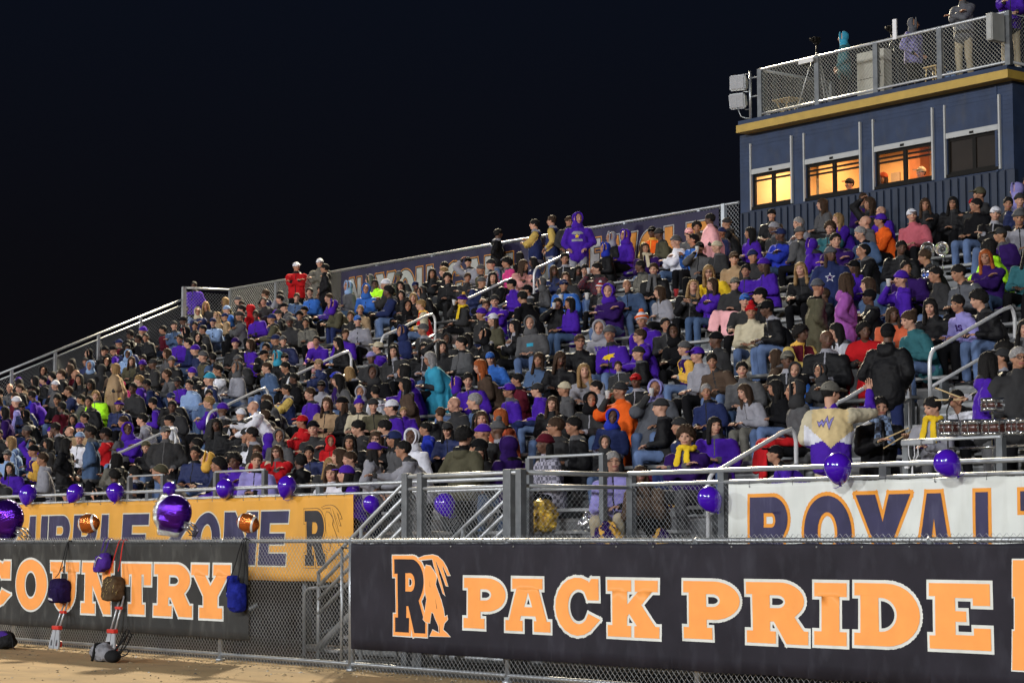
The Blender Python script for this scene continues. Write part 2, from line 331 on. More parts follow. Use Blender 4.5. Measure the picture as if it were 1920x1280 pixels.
def hand(b, W, d, sg, curl=.85):
    """palm is meshed with the arm; five tapered, bent fingers rooted in it"""
    d = d.normalized(); up = V((0,0,1)) if abs(d.z) < .9 else V((0,-1,0)); x = d.cross(up).normalized(); nrm = x.cross(d)
    K = W+d*.085
    for i, (ln, of) in enumerate(((.070,-.030),(.080,-.010),(.074,.010),(.058,.029))):
        p = K+x*of-d*abs(of)*.25; q = d.copy(); pts = [p-d*.02]
        for j, f in enumerate((.45,.32,.23)):
            q = (q-nrm*curl*(.35+.25*j)).normalized(); p = p+q*ln*f; pts.append(p.copy())
        b.tube([pts[0], K+x*of]+pts[1:], .0088, 6, r2=.0062)
    p = W+d*.03-x*sg*.028; q = (d*.7-x*sg*.75-nrm*.3).normalized(); b.tube([p, p+q*.035, p+q*.035+(d-nrm*.4).normalized()*.03], .0105, 6, r2=.008)
def body_mesh(po, tag_, dec=None):
    b = B(); F = po.HF.to_3x3(); H = po.Hc; h = lambda x,y,z: H+F@V((x,y,z))
    b.ell(h(0,.015,.03), (.074,.094,.088), F); b.ell(h(0,-.012,-.035), (.058,.072,.075), F); b.ell(h(0,-.045,-.075), (.034,.034,.030), F)
    b.seg(h(0,-.082,.022), h(0,-.102,-.020), (.008,.008), (.014,.012), F@V((1,0,0)), 8)
    for sg in (-1,1):
        b.ell(h(sg*.074,.01,-.005), (.010,.020,.032), F, 8, 6); b.ell(h(sg*.036,-.062,-.022), (.024,.022,.022), F, 10, 6)
        b.seg(h(sg*.012,-.080,.038), h(sg*.048,-.070,.036), (.010,.010), (.008,.008), F@V((0,1,0)), 8)
    b.seg(h(-.018,-.082,-.052), h(.018,-.082,-.052), (.008,.010), (.008,.010), F@V((0,1,0)), 8)
    b.seg(po.N-V((0,-.01,.04)), h(0,.02,-.06), (.058,.058), (.052,.055))
    b.seg(po.P, po.C, (.13,.10), (.14,.10)); b.seg(po.C, po.S-po.dr*.03, (.14,.10), (.13,.075)); b.seg(po.sh['R'], po.sh['L'], (.05,.05), (.05,.05), (0,1,0))
    for k, sg in (('R',-1),('L',1)):
        b.seg(po.sh[k], po.el[k], (.046,.046), (.036,.036)); b.seg(po.el[k], po.wr[k], (.036,.034), (.025,.021))
        d = (po.wr[k]-po.el[k]).normalized(); up = V((0,0,1)) if abs(d.z) < .9 else V((0,-1,0)); x = d.cross(up).normalized()
        b.seg(po.wr[k]+d*.01, po.wr[k]+d*.075, (.030,.017), (.038,.016), x, 10)
        b.seg(po.hip[k], po.kn[k], (.07,.07), (.05,.05)); b.seg(po.kn[k], po.an[k], (.048,.048), (.034,.034)); b.seg(po.an[k]-V((0,-.02,.03)), po.to[k], (.035,.03), (.035,.022))
    me = remesh(b.mesh('b'), .0115, 2, dec)
    bb = B()
    for k, sg in (('R',-1),('L',1)): hand(bb, po.wr[k], po.wr[k]-po.el[k], sg)
    bm = bmesh.new(); bm.from_mesh(me); bm.from_mesh(bb.mesh('h')); bm.to_mesh(me); bm.free()
    Fi = F.inverted()
    mi = []
    for p in me.polygons:
        q = Fi@(p.center-H); m = 0
        if q.y < -.045 and abs(q.x) < .075:
            e = math.hypot((abs(q.x)-.031)/.0125, (q.z-.010)/.0075)
            if e < 1: m = 1
            elif abs(q.z-.043+.12*abs(q.x)) < .0052 and .012 < abs(q.x) < .048: m = 3
            elif abs(q.x) < .026 and abs(q.z+.054) < .0085: m = 2
        mi.append(m)
    me.polygons.foreach_set('material_index', mi)
    for m in (SKIN['1'], EYE_M, LIP_M, hairm('brown')): me.materials.append(m)
    me.polygons.foreach_set('use_smooth', [True]*len(me.polygons)); me.name = 'person_'+tag_; return me
def jacket_mesh(po, name, fat=1.0, coat=False, hoodback=True, dec=None):
    b = B(); w = po.wide*fat; P, C, S, N = po.P, po.C, po.S, po.N; sit = po.kind == 'sit'
    low = P-V((0,0,.055 if sit else .10)); 
    if coat and not sit: low = P-V((0,0,.42))
    b.seg(low, P+po.dr*.1, (.185*fat+(.03 if coat else 0),.150*fat), (.180*fat,.140*fat)); b.seg(P+po.dr*.08, C, (.178*fat,.138*fat), (.192*w,.138*fat))
    b.seg(C, S-po.dr*.05, (.192*w,.138*fat), (.165*w,.105)); b.seg(S-V((.11,0,.012)), S+V((.11,0,-.012)), (.082,.082), (.082,.082), (0,1,0))
    b.seg(S, N+V((0,0,.015)), (.105,.095), (.068,.070))
    for k in 'RL':
        b.seg(po.sh[k]-V((0,0,.012)), po.el[k], (.080*fat,.078*fat), (.067*fat,.065*fat)); b.seg(po.el[k], po.wr[k], (.067*fat,.065*fat), (.046,.044))
    if hoodback: b.seg(N+V((-.07,.075,-.01)), N+V((.07,.075,-.01)), (.045,.055), (.045,.055), (0,0,1)); b.ell(N+V((0,.10,-.05)), (.10,.05,.08))
    me = remesh(b.mesh('j'), .0165, 4, dec); wob(me, .016, 8, len(name)*1.7, (1,1,.6)); wob(me, .006, 22, 3, (1,1,1.4))
    mi = []
    for p in me.polygons:
        c = p.center; m = 0
        for k in 'RL':
            for a, e, r in ((po.sh[k], po.el[k], .094*fat), (po.el[k], po.wr[k], .074*fat)):
                u = max(0, min(1, (c-a).dot(e-a)/(e-a).length_squared))
                if (c-(a+(e-a)*u)).length < r and (abs(c.x) > .15*w or (a is po.el[k])): m = 1
            if (c-po.wr[k]).length < .052: m = 2
        if m == 0 and (c.z > N.z-.012 or (abs(c.x) < .010 and c.y < C.y and c.z < N.z) or c.z < low.z-.035): m = 2
        mi.append(m)
    me.polygons.foreach_set('material_index', mi); me.polygons.foreach_set('use_smooth', [True]*len(mi))
    for _ in range(3): me.materials.append(cloth('black'))
    me.name = 'jacket_'+name; return me
def trouser_mesh(po, name, dec=None):
    b = B(); b.ell(po.P+V((0,.01,-.03)), (.170,.125,.10))
    for k in 'RL':
        b.seg(po.hip[k], po.kn[k], (.092,.088), (.070,.070)); b.seg(po.kn[k]+V((0,.0,-.005)), po.an[k]+V((0,0,.0)), (.068,.068), (.056,.060))
    me = remesh(b.mesh('t'), .017, 3, dec); wob(me, .008, 11, 5, (1,1,.6)); me.materials.append(cloth('black')); me.name = 'trousers_'+name
    me.polygons.foreach_set('use_smooth', [True]*len(me.polygons)); return me
def shoe_mesh(po, k):
    b = B(); a = po.an[k]; t = po.to[k]; b.seg(a+V((0,.03,-.055)), V((t.x,t.y,.038)), (.042,.036), (.046,.030), (1,0,0)); b.seg(a+V((0,0,-.01)), a+V((0,0,-.05)), (.045,.05), (.045,.05))
    me = remesh(b.mesh('s'), .014, 2); me.materials.append(mat('shoe_dark', (.03,.03,.032), .5)); me.name = 'shoe'
    me.polygons.foreach_set('use_smooth', [True]*len(me.polygons)); return me
def shell(fn, nu=40, nv=26, jit=.0, seed=0, zst=1.):
    """closed surface r = fn(direction) about the head centre"""
    b = B(); vs = []; fs = []
    for j in range(nv+1):
        th = math.pi*j/nv
        for i in range(nu):
            ph = 2*math.pi*i/nu; d = V((math.sin(th)*math.cos(ph), math.sin(th)*math.sin(ph), math.cos(th))); r = fn(d)
            if jit: r *= 1+jit*noise.noise(V((d.x*9+seed, d.y*9, d.z*9*zst)))
            vs.append(V((d.x*r, d.y*r, d.z*r)))
    for j in range(nv):
        for i in range(nu): fs.append((j*nu+i, (j+1)*nu+i, (j+1)*nu+(i+1)%nu, j*nu+(i+1)%nu))
    b.add(vs, fs, 0, True); return b
def skull(d, s=1.0):
    # distance from the head centre to the skull in direction d
    c = V((0,.015,.03)); r = V((.074*s,.094*s,.088*s)); a = sum((d[i]/r[i])**2 for i in range(3)); bq = -2*sum(d[i]*c[i]/r[i]**2 for i in range(3)); cc = sum((c[i]/r[i])**2 for i in range(3))-1
    return (-bq+math.sqrt(max(bq*bq-4*a*cc, 0)))/(2*a)
HEAD = {}
BROW = {'1': mat('brow_fair', (.20,.11,.075), .7, nz=0), '2': mat('brow_olive', (.12,.06,.04), .7, nz=0), '3': mat('brow_dark', (.035,.018,.012), .7, nz=0)}
def headpiece(kind):
    if kind in HEAD: return HEAD[kind]
    def sh(d, t=.012):
        base = skull(d); face = d.y < -.15 and d.z < .62+.2*d.y*0
        if (d.y < -.02 and d.z < .50-.42*abs(d.x)+max(0,-d.y)*.22-.12) or d.z < -.50 or (d.y < .25 and d.z < -.12): return base*.80
        return base+t
    if kind == 'sh': b = shell(lambda d: sh(d, .0085+.006*max(0,d.z)), 56, 36, jit=.085, seed=2); me = b.mesh('hair_short')
    elif kind == 'cu':
        b = shell(lambda d: sh(d, .035), 52, 34, jit=.16, seed=5, zst=1.2); me = b.mesh('hair_curly')
    elif kind in ('lg', 'pn'):
        b = shell(lambda d: sh(d, .016), jit=.03, seed=8)
        if kind == 'lg':
            b.seg((0,.075,.02), (0,.085,-.20), (.078,.050), (.088,.035)); 
            for sg in (-1,1): b.seg((sg*.072,.03,.03), (sg*.088,-.005,-.23), (.024,.052), (.030,.035), (1,0,0)); b.seg((sg*.06,-.03,.075), (sg*.082,-.028,-.08), (.016,.03), (.016,.03), (1,0,0))
        else: b.ell((0,.095,.105), (.045,.045,.042)); 
        me = remesh(b.mesh('x'), .010, 2); wob(me, .005, 40, 1, (1,1,.18)); me.name = 'hair_long'
    elif kind == 'fr':  # hair visible under hats: sides and back
        b = B(); b.seg((0,.07,-.01), (0,.08,-.19), (.072,.042), (.082,.03))
        for sg in (-1,1): b.seg((sg*.072,.03,-.0), (sg*.086,-.0,-.21), (.018,.045), (.026,.03), (1,0,0))
        me = remesh(b.mesh('x'), .010, 2); wob(me, .005, 40, 1, (1,1,.18)); me.name = 'hair_under_hat'
    elif kind in ('bn', 'pm'):
        b = shell(lambda d: skull(d)*.8 if d.z < .16-.10*max(0,-d.y)*0+(.16 if d.y<-.3 else 0) and not d.z > .3 else skull(d)+.016+.012*max(0,d.z)**2, 40, 26)
        ring = [(.089*math.cos(a)*1.0, .015+.108*math.sin(a), .048+(.012 if math.sin(a) < -.3 else -.012*math.sin(a))) for a in [2*math.pi*i/24 for i in range(25)]]
        b.tube(ring, .015, 8)
        me = remesh(b.mesh('x'), .0095, 2); wob(me, .0025, 70, 1, (1,1,.1)); me.name = 'beanie'
    elif kind == 'pom':
        b = shell(lambda d: .040, 22, 14, jit=.22, seed=3, zst=1.3); me = b.mesh('pompom')
        for v in me.vertices: v.co += V((0,.03,.160))
    elif kind == 'band':
        b = B(); b.tube([(.091*math.cos(a), .015+.110*math.sin(a), .050+(.012 if math.sin(a) < -.3 else -.012*math.sin(a))) for a in [2*math.pi*i/24 for i in range(25)]], .0185, 8); me = b.mesh('brim_band')
    elif kind == 'cp':
        b = shell(lambda d: skull(d)*.8 if d.z < .22 else skull(d)+.013+.006*d.z, 40, 26)
        for u in (0,): b.seg((0,-.095,.060), (0,-.175,.046), (.070,.010), (.050,.010), (1,0,0))
        b.seg((-.03,-.085,.058),(.03,-.085,.058),(.012,.012),(.012,.012),(0,1,0)); b.ell((0,.02,.128), (.008,.008,.006))
        me = remesh(b.mesh('x'), .0075, 2); me.name = 'cap'
    elif kind == 'hd':
        b = B()
        # hood: thick rim round the face, dome behind
        for a in range(0, 360, 12):
            t = R_(a); p = V((.079*math.cos(t), -.050, .026+.110*math.sin(t))); q = V((.079*math.cos(t+R_(14)), -.050, .026+.110*math.sin(t+R_(14))))
            if p.z < -.085: p.z = -.085
            if q.z < -.085: q.z = -.085
            b.seg(p, q, (.016,.020), (.016,.020), (0,1,0), 8)
        def hf(d):
            r = .108+.014*max(0,d.z)+.016*max(0,d.y)
            return r if d.y > -.12 else .02
        s2 = shell(hf, 36, 24, jit=.05); b.add([V(v)+V((0,.012,.025)) for v in s2.v], s2.f)
        b.seg((0,.035,-.06), (0,.03,-.14), (.092,.080), (.125,.10))
        me = remesh(b.mesh('x'), .011, 3); bmx = bmesh.new(); bmx.from_mesh(me)
        # hollow the face opening
        for v in bmx.verts:
            r2 = (v.co.x/.068)**2+((v.co.z-.018)/.098)**2
            if r2 < 1 and v.co.y < .02: v.co.y = max(v.co.y, .03)
        bmx.to_mesh(me); bmx.free(); me.name = 'hood'
        me.polygons.foreach_set('use_smooth', [True]*len(me.polygons))
    elif kind == 'gl':
        b = B()
        for sg in (-1,1): b.tube([(sg*.031+.022*math.cos(a), -.093, .010+.017*math.sin(a)) for a in [2*math.pi*i/12 for i in range(13)]], .0028, 5); b.tube([(sg*.053,-.09,.014),(sg*.078,.0,.010)], .0025, 5)
        b.tube([(-.009,-.095,.014),(.009,-.095,.014)], .0025, 5); me = b.mesh('glasses')
    elif kind == 'mo':
        b = shell(lambda d: skull(d)+.02 if abs(d.x) < .2 and d.z > .1 else skull(d)*.8, jit=.1); me = b.mesh('mohawk')
    elif kind == 'beard':
        b = B(); b.ell((0,-.050,-.082), (.048,.045,.035)); b.seg((-.06,-.02,-.03), (-.03,-.065,-.085), (.016,.016), (.02,.02)); b.seg((.06,-.02,-.03), (.03,-.065,-.085), (.016,.016), (.02,.02))
        me = remesh(b.mesh('x'), .008, 2); me.name = 'beard'
    me.polygons.foreach_set('use_smooth', [True]*len(me.polygons))
    me.materials.append(cloth('black')); HEAD[kind] = me; return me
def scarf_mesh(po):
    b = B(); N = po.N; b.tube([N+V((.085*math.cos(a), -.005+.085*math.sin(a), .035+.012*math.sin(a*3))) for a in [2*math.pi*i/16 for i in range(17)]], .034, 8)
    for sg in (-1,1): b.seg(N+V((sg*.045,-.085,.02)), po.C+V((sg*.075,-.165,.0)), (.036,.018), (.045,.014), (1,0,0))
    me = remesh(b.mesh('x'), .012, 2); wob(me, .006, 25, 2); me.materials.append(cloth('yellow')); me.name = 'scarf'
    me.polygons.foreach_set('use_smooth', [True]*len(me.polygons)); return me
def blanket_mesh(po, over=False):
    b = B(); P, S = po.P, po.S; sit = po.kind == 'sit'
    b.seg(S+V((-.13,0,.0)), S+V((.13,0,.0)), (.115,.115), (.115,.115), (0,1,0)); b.seg(S-V((0,0,.04)), P+V((0,-.05 if sit else 0,.08)), (.245,.165), (.29,.25))
    b.seg(P+V((0,-.08 if sit else 0,.08)), P+V((0,-.16 if sit else 0,-.18 if sit else -.3)), (.29,.25), (.31,.33 if sit else .24)); b.seg(S, po.N, (.12,.11), (.085,.085))
    for k in 'RL': b.seg(po.el[k], po.sh[k], (.10,.10), (.10,.10))
    me = remesh(b.mesh('x'), .02, 4)
    for v in me.vertices:
        a = math.atan2(v.co.y, v.co.x); f = max(0, min(1, (S.z-v.co.z)/.4)); k = .016*f*math.sin(a*11+v.co.z*6+2*math.sin(a*3)); d = V((v.co.x, v.co.y, 0)); v.co += d.normalized()*k if d.length > .01 else V()
    wob(me, .014, 6, 4); me.materials.append(cloth('tan')); me.name = 'blanket'
    me.polygons.foreach_set('use_smooth', [True]*len(me.polygons)); return me

SITH = dict(
 lap=dict(lean=10, hands=((-.09,-.30,.69),(.10,-.28,.69))), crossed=dict(lean=6, hands=((.10,-.25,.88),(-.09,-.26,.85)), poleR=(-1,.1,-.6), poleL=(1,.1,-.6)),
 pocket=dict(lean=12, hands=((-.06,-.22,.74),(.06,-.22,.74))), clasp=dict(lean=22, hands=((-.04,-.50,.70),(.04,-.49,.69)), pitch=-6), fwd=dict(lean=42, hands=((-.06,-.58,.64),(.08,-.56,.62)), pitch=-12),
 slump=dict(lean=30, hands=((-.11,-.42,.68),(.12,-.38,.68)), pitch=10), raised=dict(lean=6, hands=((-.16,-.12,1.30),(.12,-.30,.70)), poleR=(-1,-.2,-.3)),
 drink=dict(lean=8, hands=((-.03,-.27,1.10),(.11,-.29,.70)), poleR=(-.8,.0,-1)), phone=dict(lean=14, hands=((-.05,-.36,.88),(.05,-.36,.88)), pitch=-26))
STANDH = dict(st=dict(lean=2, hands=((-.17,-.13,.99),(.17,-.13,.99))), sx=dict(lean=2, hands=((.10,-.24,1.24),(-.09,-.25,1.21)), poleR=(-1,.1,-.6), poleL=(1,.1,-.6)),
 sl=dict(lean=34, hands=((-.12,-.72,1.18),(.10,-.62,1.0)), pitch=-5))
POSES = {}
def pose(name, hy):
    key = (name, hy)
    if key in POSES: return POSES[key]
    if name in SITH: a = dict(SITH[name]); kd = 'sit'
    else: a = dict(STANDH[name]); kd = 'stand'
    po = Pose(name, kd, yaw=hy, **a); po.body = body_mesh(po, '%s_%d' % (name, hy))
    if (name, 'g') not in POSES:
        POSES[(name, 'g')] = dict(jacket=jacket_mesh(po, name, 1.12), hoodie=jacket_mesh(po, name+'h', 1.02), coat=None, trousers=trouser_mesh(po, name), shoes=[shoe_mesh(po, 'R'), shoe_mesh(po, 'L')], scarf=scarf_mesh(po), blanket=None)
    po.g = POSES[(name, 'g')]; POSES[key] = po; return po
def setm(o, i, m):
    o.material_slots[i].link = 'OBJECT'; o.material_slots[i].material = m
def child(name, me, par, mats, mw=None):
    o = bpy.data.objects.new(name, me); COL.objects.link(o); o.parent = par
    if mw is not None: o.matrix_basis = mw
    for i, m in enumerate(mats): setm(o, i, m)
    return o
def make_person(po, skin, head, top, legs, extra='', g=None, sleeves=None):
    """one continuous body; clothes, hair and headwear are its parts. returns the body object"""
    g = g or po.g; hk, hc = head.split('-'); tc_, tg = top.split('-')
    o = bpy.data.objects.new('person', po.body); COL.objects.link(o)
    hair = random.choice(['black','black','brown']) if hc not in HAIRC else hc
    setm(o, 0, SKIN[skin]); setm(o, 1, EYE_M); setm(o, 2, LIP_M if skin != '3' else mat('lips_dark', (.12,.045,.04), .5, nz=0)); setm(o, 3, BROW[skin])
    sl = sleeves or tc_
    if tg == 'l': sl = 'gold' if tc_ in ('dpurple',) else 'golden'
    if tc_ == 'red' and tg == 'l': sl = 'cream'
    tm = cloth(tc_, 'p' if tg == 'p' else ('j' if tg in 'jc' else 'h')); sm = tm if sl == tc_ else cloth(sl)
    if po.name == 'HERO2': sl = tc_
    if tg == 'f': tm = sm = cloth({'yellow':'charcoal','maroon':'dpurple'}.get(tc_, tc_))
    if tg == 'b': tm = sm = cloth('charcoal')
    cs = CLOTH.get(tc_, (.1,)*3); dk = sum(cs) < .12
    trim = sm if tg == 'l' else random.choice([tm, cloth('grey'), cloth('charcoal' if dk else 'black'), cloth('ltgrey' if dk else 'charcoal')])
    if tg == 'h' or po.name == 'HERO1': trim = tm
    if tg == 'l': trim = random.choice([cloth('ltgrey'), cloth('gold')])
    if not (tg == 'b'): child('jacket' if tg in 'jlcfp' else 'sweatshirt', g['jacket'] if tg in 'jlcfp' else g['hoodie'], o, [tm, sm, trim if po.name != 'HERO1' else cloth('purple')])
    else:
        if g.get('blanket') is None: g['blanket'] = blanket_mesh(po)
        child('sweatshirt', g['hoodie'], o, [tm, sm, tm]); child('blanket', g['blanket'], o, [cloth(tc_, 'h')])
    if tg == 'f': child('scarf', g['scarf'], o, [plaid('ltblue') if po.name == 'HERO2' else cloth({'maroon':'cream','black':'grey','dpurple':'yellow','lilac':'gold','ltgrey':'yellow'}.get(tc_, tc_), 'h')])
    child('trousers', g['trousers'], o, [cloth(legs, 'h')])
    for s in g['shoes']: child('shoe', s, o, [mat('shoe_dark', (.03,.03,.032), .5) if random.random() < .7 else mat('shoe_pale', (.5,.5,.5), .5)])
    HM = Matrix.Translation(po.Hc)@po.HF
    if hk in ('sh','lg','cu','pn'): child('hair', headpiece(hk), o, [hairm(hc)], HM)
    if 'm' in extra: child('hair', headpiece('mo'), o, [hairm('blonde')], HM)
    if hk in ('bn','pm'):
        c = {'purplegold':'dpurple','redwhite':'red','orangewhite':'white'}.get(hc, hc)
        h = child('beanie', headpiece('bn'), o, [cloth(c, 'h')], HM)
        if hk == 'pm': child('pompom', headpiece('pom'), h, [cloth({'purplegold':'gold','redwhite':'white','orangewhite':'orange','red':'red','purple':'royal','grey':'grey'}.get(hc, c), 'h')])
        if hc in ('purplegold','redwhite','orangewhite'): child('brim_band', headpiece('band'), h, [cloth({'purplegold':'gold' if 0 else 'purple','redwhite':'white','orangewhite':'orange'}[hc], 'h')])
    if hk == 'cp': child('cap', headpiece('cp'), o, [cloth(hc, 'h')], HM)
    if hk in ('cp',) : child('hair', headpiece('sh'), o, [hairm(hair if hair in HAIRC else 'black')], HM)
    if hk in ('bn','pm','cp') and tc_ not in ('cream','tan','sand') and po.name[:4] != 'HERO' and random.random() < .18: child('hair', headpiece('fr'), o, [hairm(random.choice(['black','brown']))], HM)
    if hk == 'hd': child('hood', headpiece('hd'), o, [cloth(hc, 'h')], HM)
    if 'g' in extra: child('glasses', headpiece('gl'), o, [mat('spectacle_frame', (.02,.02,.02), .3)], HM)
    if 'B' in extra: child('beard', headpiece('beard'), o, [hairm('black')], HM)
    return o
def emblem(jk, shapes, centre, size, mats, front=True):
    """flat print laid on a garment: shapes in unit squares, pressed onto the cloth"""
    bvh = BVHTree.FromPolygons([v.co for v in jk.data.vertices], [p.vertices[:] for p in jk.data.polygons])
    b = B(); dy = 1 if front else -1
    def put(u, w, d):
        x = centre[0]+(u if front else -u)*size; z = centre[1]+w*size
        hit = bvh.ray_cast(V((x, -1.0*dy, z)), V((0, dy, 0)))
        y = hit[0].y if hit[0] else 0
        return (x, y-dy*(.004+d), z)
    for polys, mi, lay in shapes:
        bm = bmesh.new(); vs = [p for q in polys for p in q]; tri = tessellate_polygon([[V((x, z, 0)) for x, z in q] for q in polys])
        vv = [bm.verts.new((x, z, 0)) for x, z in vs]
        for t in tri:
            try: bm.faces.new([vv[i] for i in t])
            except Exception: pass
        for _ in range(2):
            L = [e for e in bm.edges if e.calc_length() > .12]
            if L: bmesh.ops.subdivide_edges(bm, edges=L, cuts=1)
            bmesh.ops.triangulate(bm, faces=bm.faces[:])
        bm.verts.index_update(); b.add([put(v.co.x, v.co.y, lay*.002) for v in bm.verts], [[v.index for v in f.verts] for f in bm.faces], mi); bm.free()
    me = b.mesh('print')
    for m in mats: me.materials.append(m)
    o = bpy.data.objects.new('print', me); COL.objects.link(o); o.parent = jk; return o

# ---------------------------------------------------------------- the place: measures
RUN, RISE, Y0, Z0 = .714, .30, 18.7, 1.5          # row k: nosing at Y0+k*RUN, deck at Z0+k*RISE
KT = 19; YB = 33.0; XL, XR = -54.6, -7.0; AIS = (-37.95, -19.4); ZB = 7.2
def yk(k): return Y0+k*RUN
def zk(k): return Z0+k*RISE
# ground: one sheet to the horizon, tan dirt track in front, dark concrete below the stand
dirt = mat('dirt_track', (.42,.285,.135), .95, nz=.14, nsc=.9, bump=.2, bsc=14, dirt=((.22,.16,.09), .9, (1,2.5,1), .8))
b = B(); b.add([(-900,-400,0),(700,-400,0),(700,1200,0),(-900,1200,0)], [(0,1,2,3)]); g = b.build('ground', dirt); tag(g, kind='structure')
b = B(); b.add([(-60,14.95,.004),(0,14.95,.004),(0,60,.004),(-60,60,.004)], [(0,1,2,3)])
tag(b.build('pavement', mat('old_concrete', (.10,.098,.09), .95, nz=.3, nsc=2, bump=.3, bsc=30)), kind='structure')

gr = random.Random(5); b = B()
for _ in range(2200):
    x = gr.uniform(-34, -13); y = gr.uniform(9.5, 14.6) if gr.random() < .6 else 14.62-abs(gr.gauss(0, .25)); r = gr.uniform(.006, .022) if gr.random() < .93 else gr.uniform(.02,.04); a = gr.uniform(0, 6.28)
    vs = [(x+r*math.cos(a+i*1.57)*gr.uniform(.6,1.2), y+r*math.sin(a+i*1.57)*gr.uniform(.6,1.2), .0005) for i in range(4)]+[(x+r*.2, y, r*gr.uniform(.3,.8))]; b.add(vs, [(0,1,4),(1,2,4),(2,3,4),(3,0,4)], 0 if gr.random() < .7 else (1 if gr.random() < .8 else 2))
tag(b.build('gravel', [mat('grit_tan', (.33,.25,.14), .9, nz=.2), mat('grit_dark', (.10,.085,.06), .9), mat('grit_pale', (.55,.52,.45), .8)]), 'loose grit and small stones scattered on the dirt track', 'gravel', kind='stuff')
# ---------------------------------------------------------------- grandstand
st = Thing('grandstand', (-30, 25, 0), 'long aluminium bleacher stand rising in rows behind the front guard rail', 'grandstand')
secs = ((XL, AIS[0]-.62), (AIS[0]+.62, AIS[1]-.62), (AIS[1]+.62, XR))
for k in range(-1, KT):
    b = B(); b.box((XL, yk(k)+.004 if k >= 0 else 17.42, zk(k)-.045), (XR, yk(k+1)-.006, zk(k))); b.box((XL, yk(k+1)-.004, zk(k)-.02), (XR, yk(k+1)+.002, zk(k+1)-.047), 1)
    st.part(b, 'footboard', [PLANK, RISER])
    for a, c in secs:
        b = B(); b.bevbox((a, yk(k)+.42, zk(k)+.385), (c, yk(k)+.67, zk(k)+.43), .008)
        n = max(2, int((c-a)/1.9))
        for i in range(n+1):
            x = a+.15+(c-a-.3)*i/n; b.box((x-.025, yk(k)+.47, zk(k)), (x+.025, yk(k)+.62, zk(k)+.384), 1)
        st.part(b, 'bench', [PLANK, DSTEEL])
    for ax in AIS:
        if 0 <= k < KT-1:
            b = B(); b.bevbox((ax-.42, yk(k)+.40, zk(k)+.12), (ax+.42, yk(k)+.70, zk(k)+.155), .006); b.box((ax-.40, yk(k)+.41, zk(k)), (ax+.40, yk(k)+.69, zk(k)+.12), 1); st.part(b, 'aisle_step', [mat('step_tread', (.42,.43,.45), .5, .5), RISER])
b = B(); b.box((XL, yk(KT), ZB-.05), (XR, YB+.1, ZB)); st.part(b, 'back_walkway', [PLANK])
b = B()
for x in np.arange(XL+.3, XR, 3.05):
    b.box((x-.05, 17.5, 0), (x+.05, 17.6, 1.15)); b.tube([(x,17.6,.05),(x,33,6.9)], .05, 6); b.box((x-.06,32.9,0),(x+.06,33.0,7.1)); b.box((x-.05,24,0),(x+.05,24.1,3.6)); b.tube([(x,24,.1),(x+3,24,3.3)], .03, 5)
b.box((XL, 17.44, 1.02), (XR, 17.5, 1.155)); st.part(b, 'support_frame', [DSTEEL])
b = B(); b.box((XL, 18.6, .02), (XR, 18.63, 1.15)); b.box((XL-.05,17.5,.02),(XL-.02,33,1.1)); st.part(b, 'skirt_panel', [mat('dark_skirt', (.012,.012,.014), .8)])  # added black sheets, their colour stands in for the shade beneath the stand
def handrail(ax, ya, yb, ze=.93):
    za, zb = Z0+(ya-Y0)*RISE/RUN-.05, Z0+(yb-Y0)*RISE/RUN-.05; s = (zb-za)/(yb-ya); r = .14; b = B()
    pts = [(ax,ya,za-.1),(ax,ya,za+ze-.12)]+[(ax, ya+r*(1-math.cos(R_(t))), za+ze-.12+(r+.03)*math.sin(R_(t))*1.0+s*r*(1-math.cos(R_(t)))) for t in (20,45,70)]
    pts += [(ax, ya+.25, za+ze+.04+s*.22), (ax, yb-.25, zb+ze+.04-s*.22)]
    pts += [(ax, yb-r*(1-math.sin(R_(t))), zb+ze+.06-s*.1-(r+.05)*(1-math.cos(R_(t)))) for t in (25,50,75)]+[(ax,yb,zb+ze-.16),(ax,yb,zb-.1)]
    b.tube(pts, .027, 10); b.tube([(ax,ya,za+.50),(ax,yb,zb+.50)], .024, 8); st.part(b, 'handrail', [mat('white_rail', (.64,.65,.67), .4, .2, nz=.05)])
for ya, yb in ((20.35,21.75),(22.45,23.85),(24.3,25.85),(26.6,28.0),(28.65,30.15),(30.7,32.0)): handrail(AIS[0], ya, yb)
for ya, yb in ((18.35,19.85),(20.5,21.95),(22.35,24.1),(24.7,26.2),(27,28.5),(29.2,30.7)): handrail(AIS[1], ya, yb)
# chain link: straight diagonal wires crossing
def link(b, O, U, Wv, L, H, pitch=.072, r=.0019, vfun=None):
    O, U, Wv = V(O), V(U).normalized(), V(Wv).normalized(); n = U.cross(Wv)
    for sgn in (1, -1):
        c = -H
        while c < L+H:
            # line u = c + sgn*w
            u0, w0, u1, w1 = c, 0., c+sgn*H, H
            if sgn == 1:
                if u0 < 0: w0 = -c; u0 = 0
                if u1 > L: w1 = L-c; u1 = L
            else:
                if u0 > L: w0 = c-L; u0 = L
                if u1 < 0: w1 = c; u1 = 0
            if w1-w0 > .02 and u0 >= -1e-6 and u0 <= L+1e-6:
                off = n*(.0015*sgn); b.tube([O+U*u0+Wv*w0+off, O+U*u1+Wv*w1+off], r, 3, cap=False)
            c += pitch
FENCEW = mat('fence_wire', (.42,.44,.46), .45, .6)
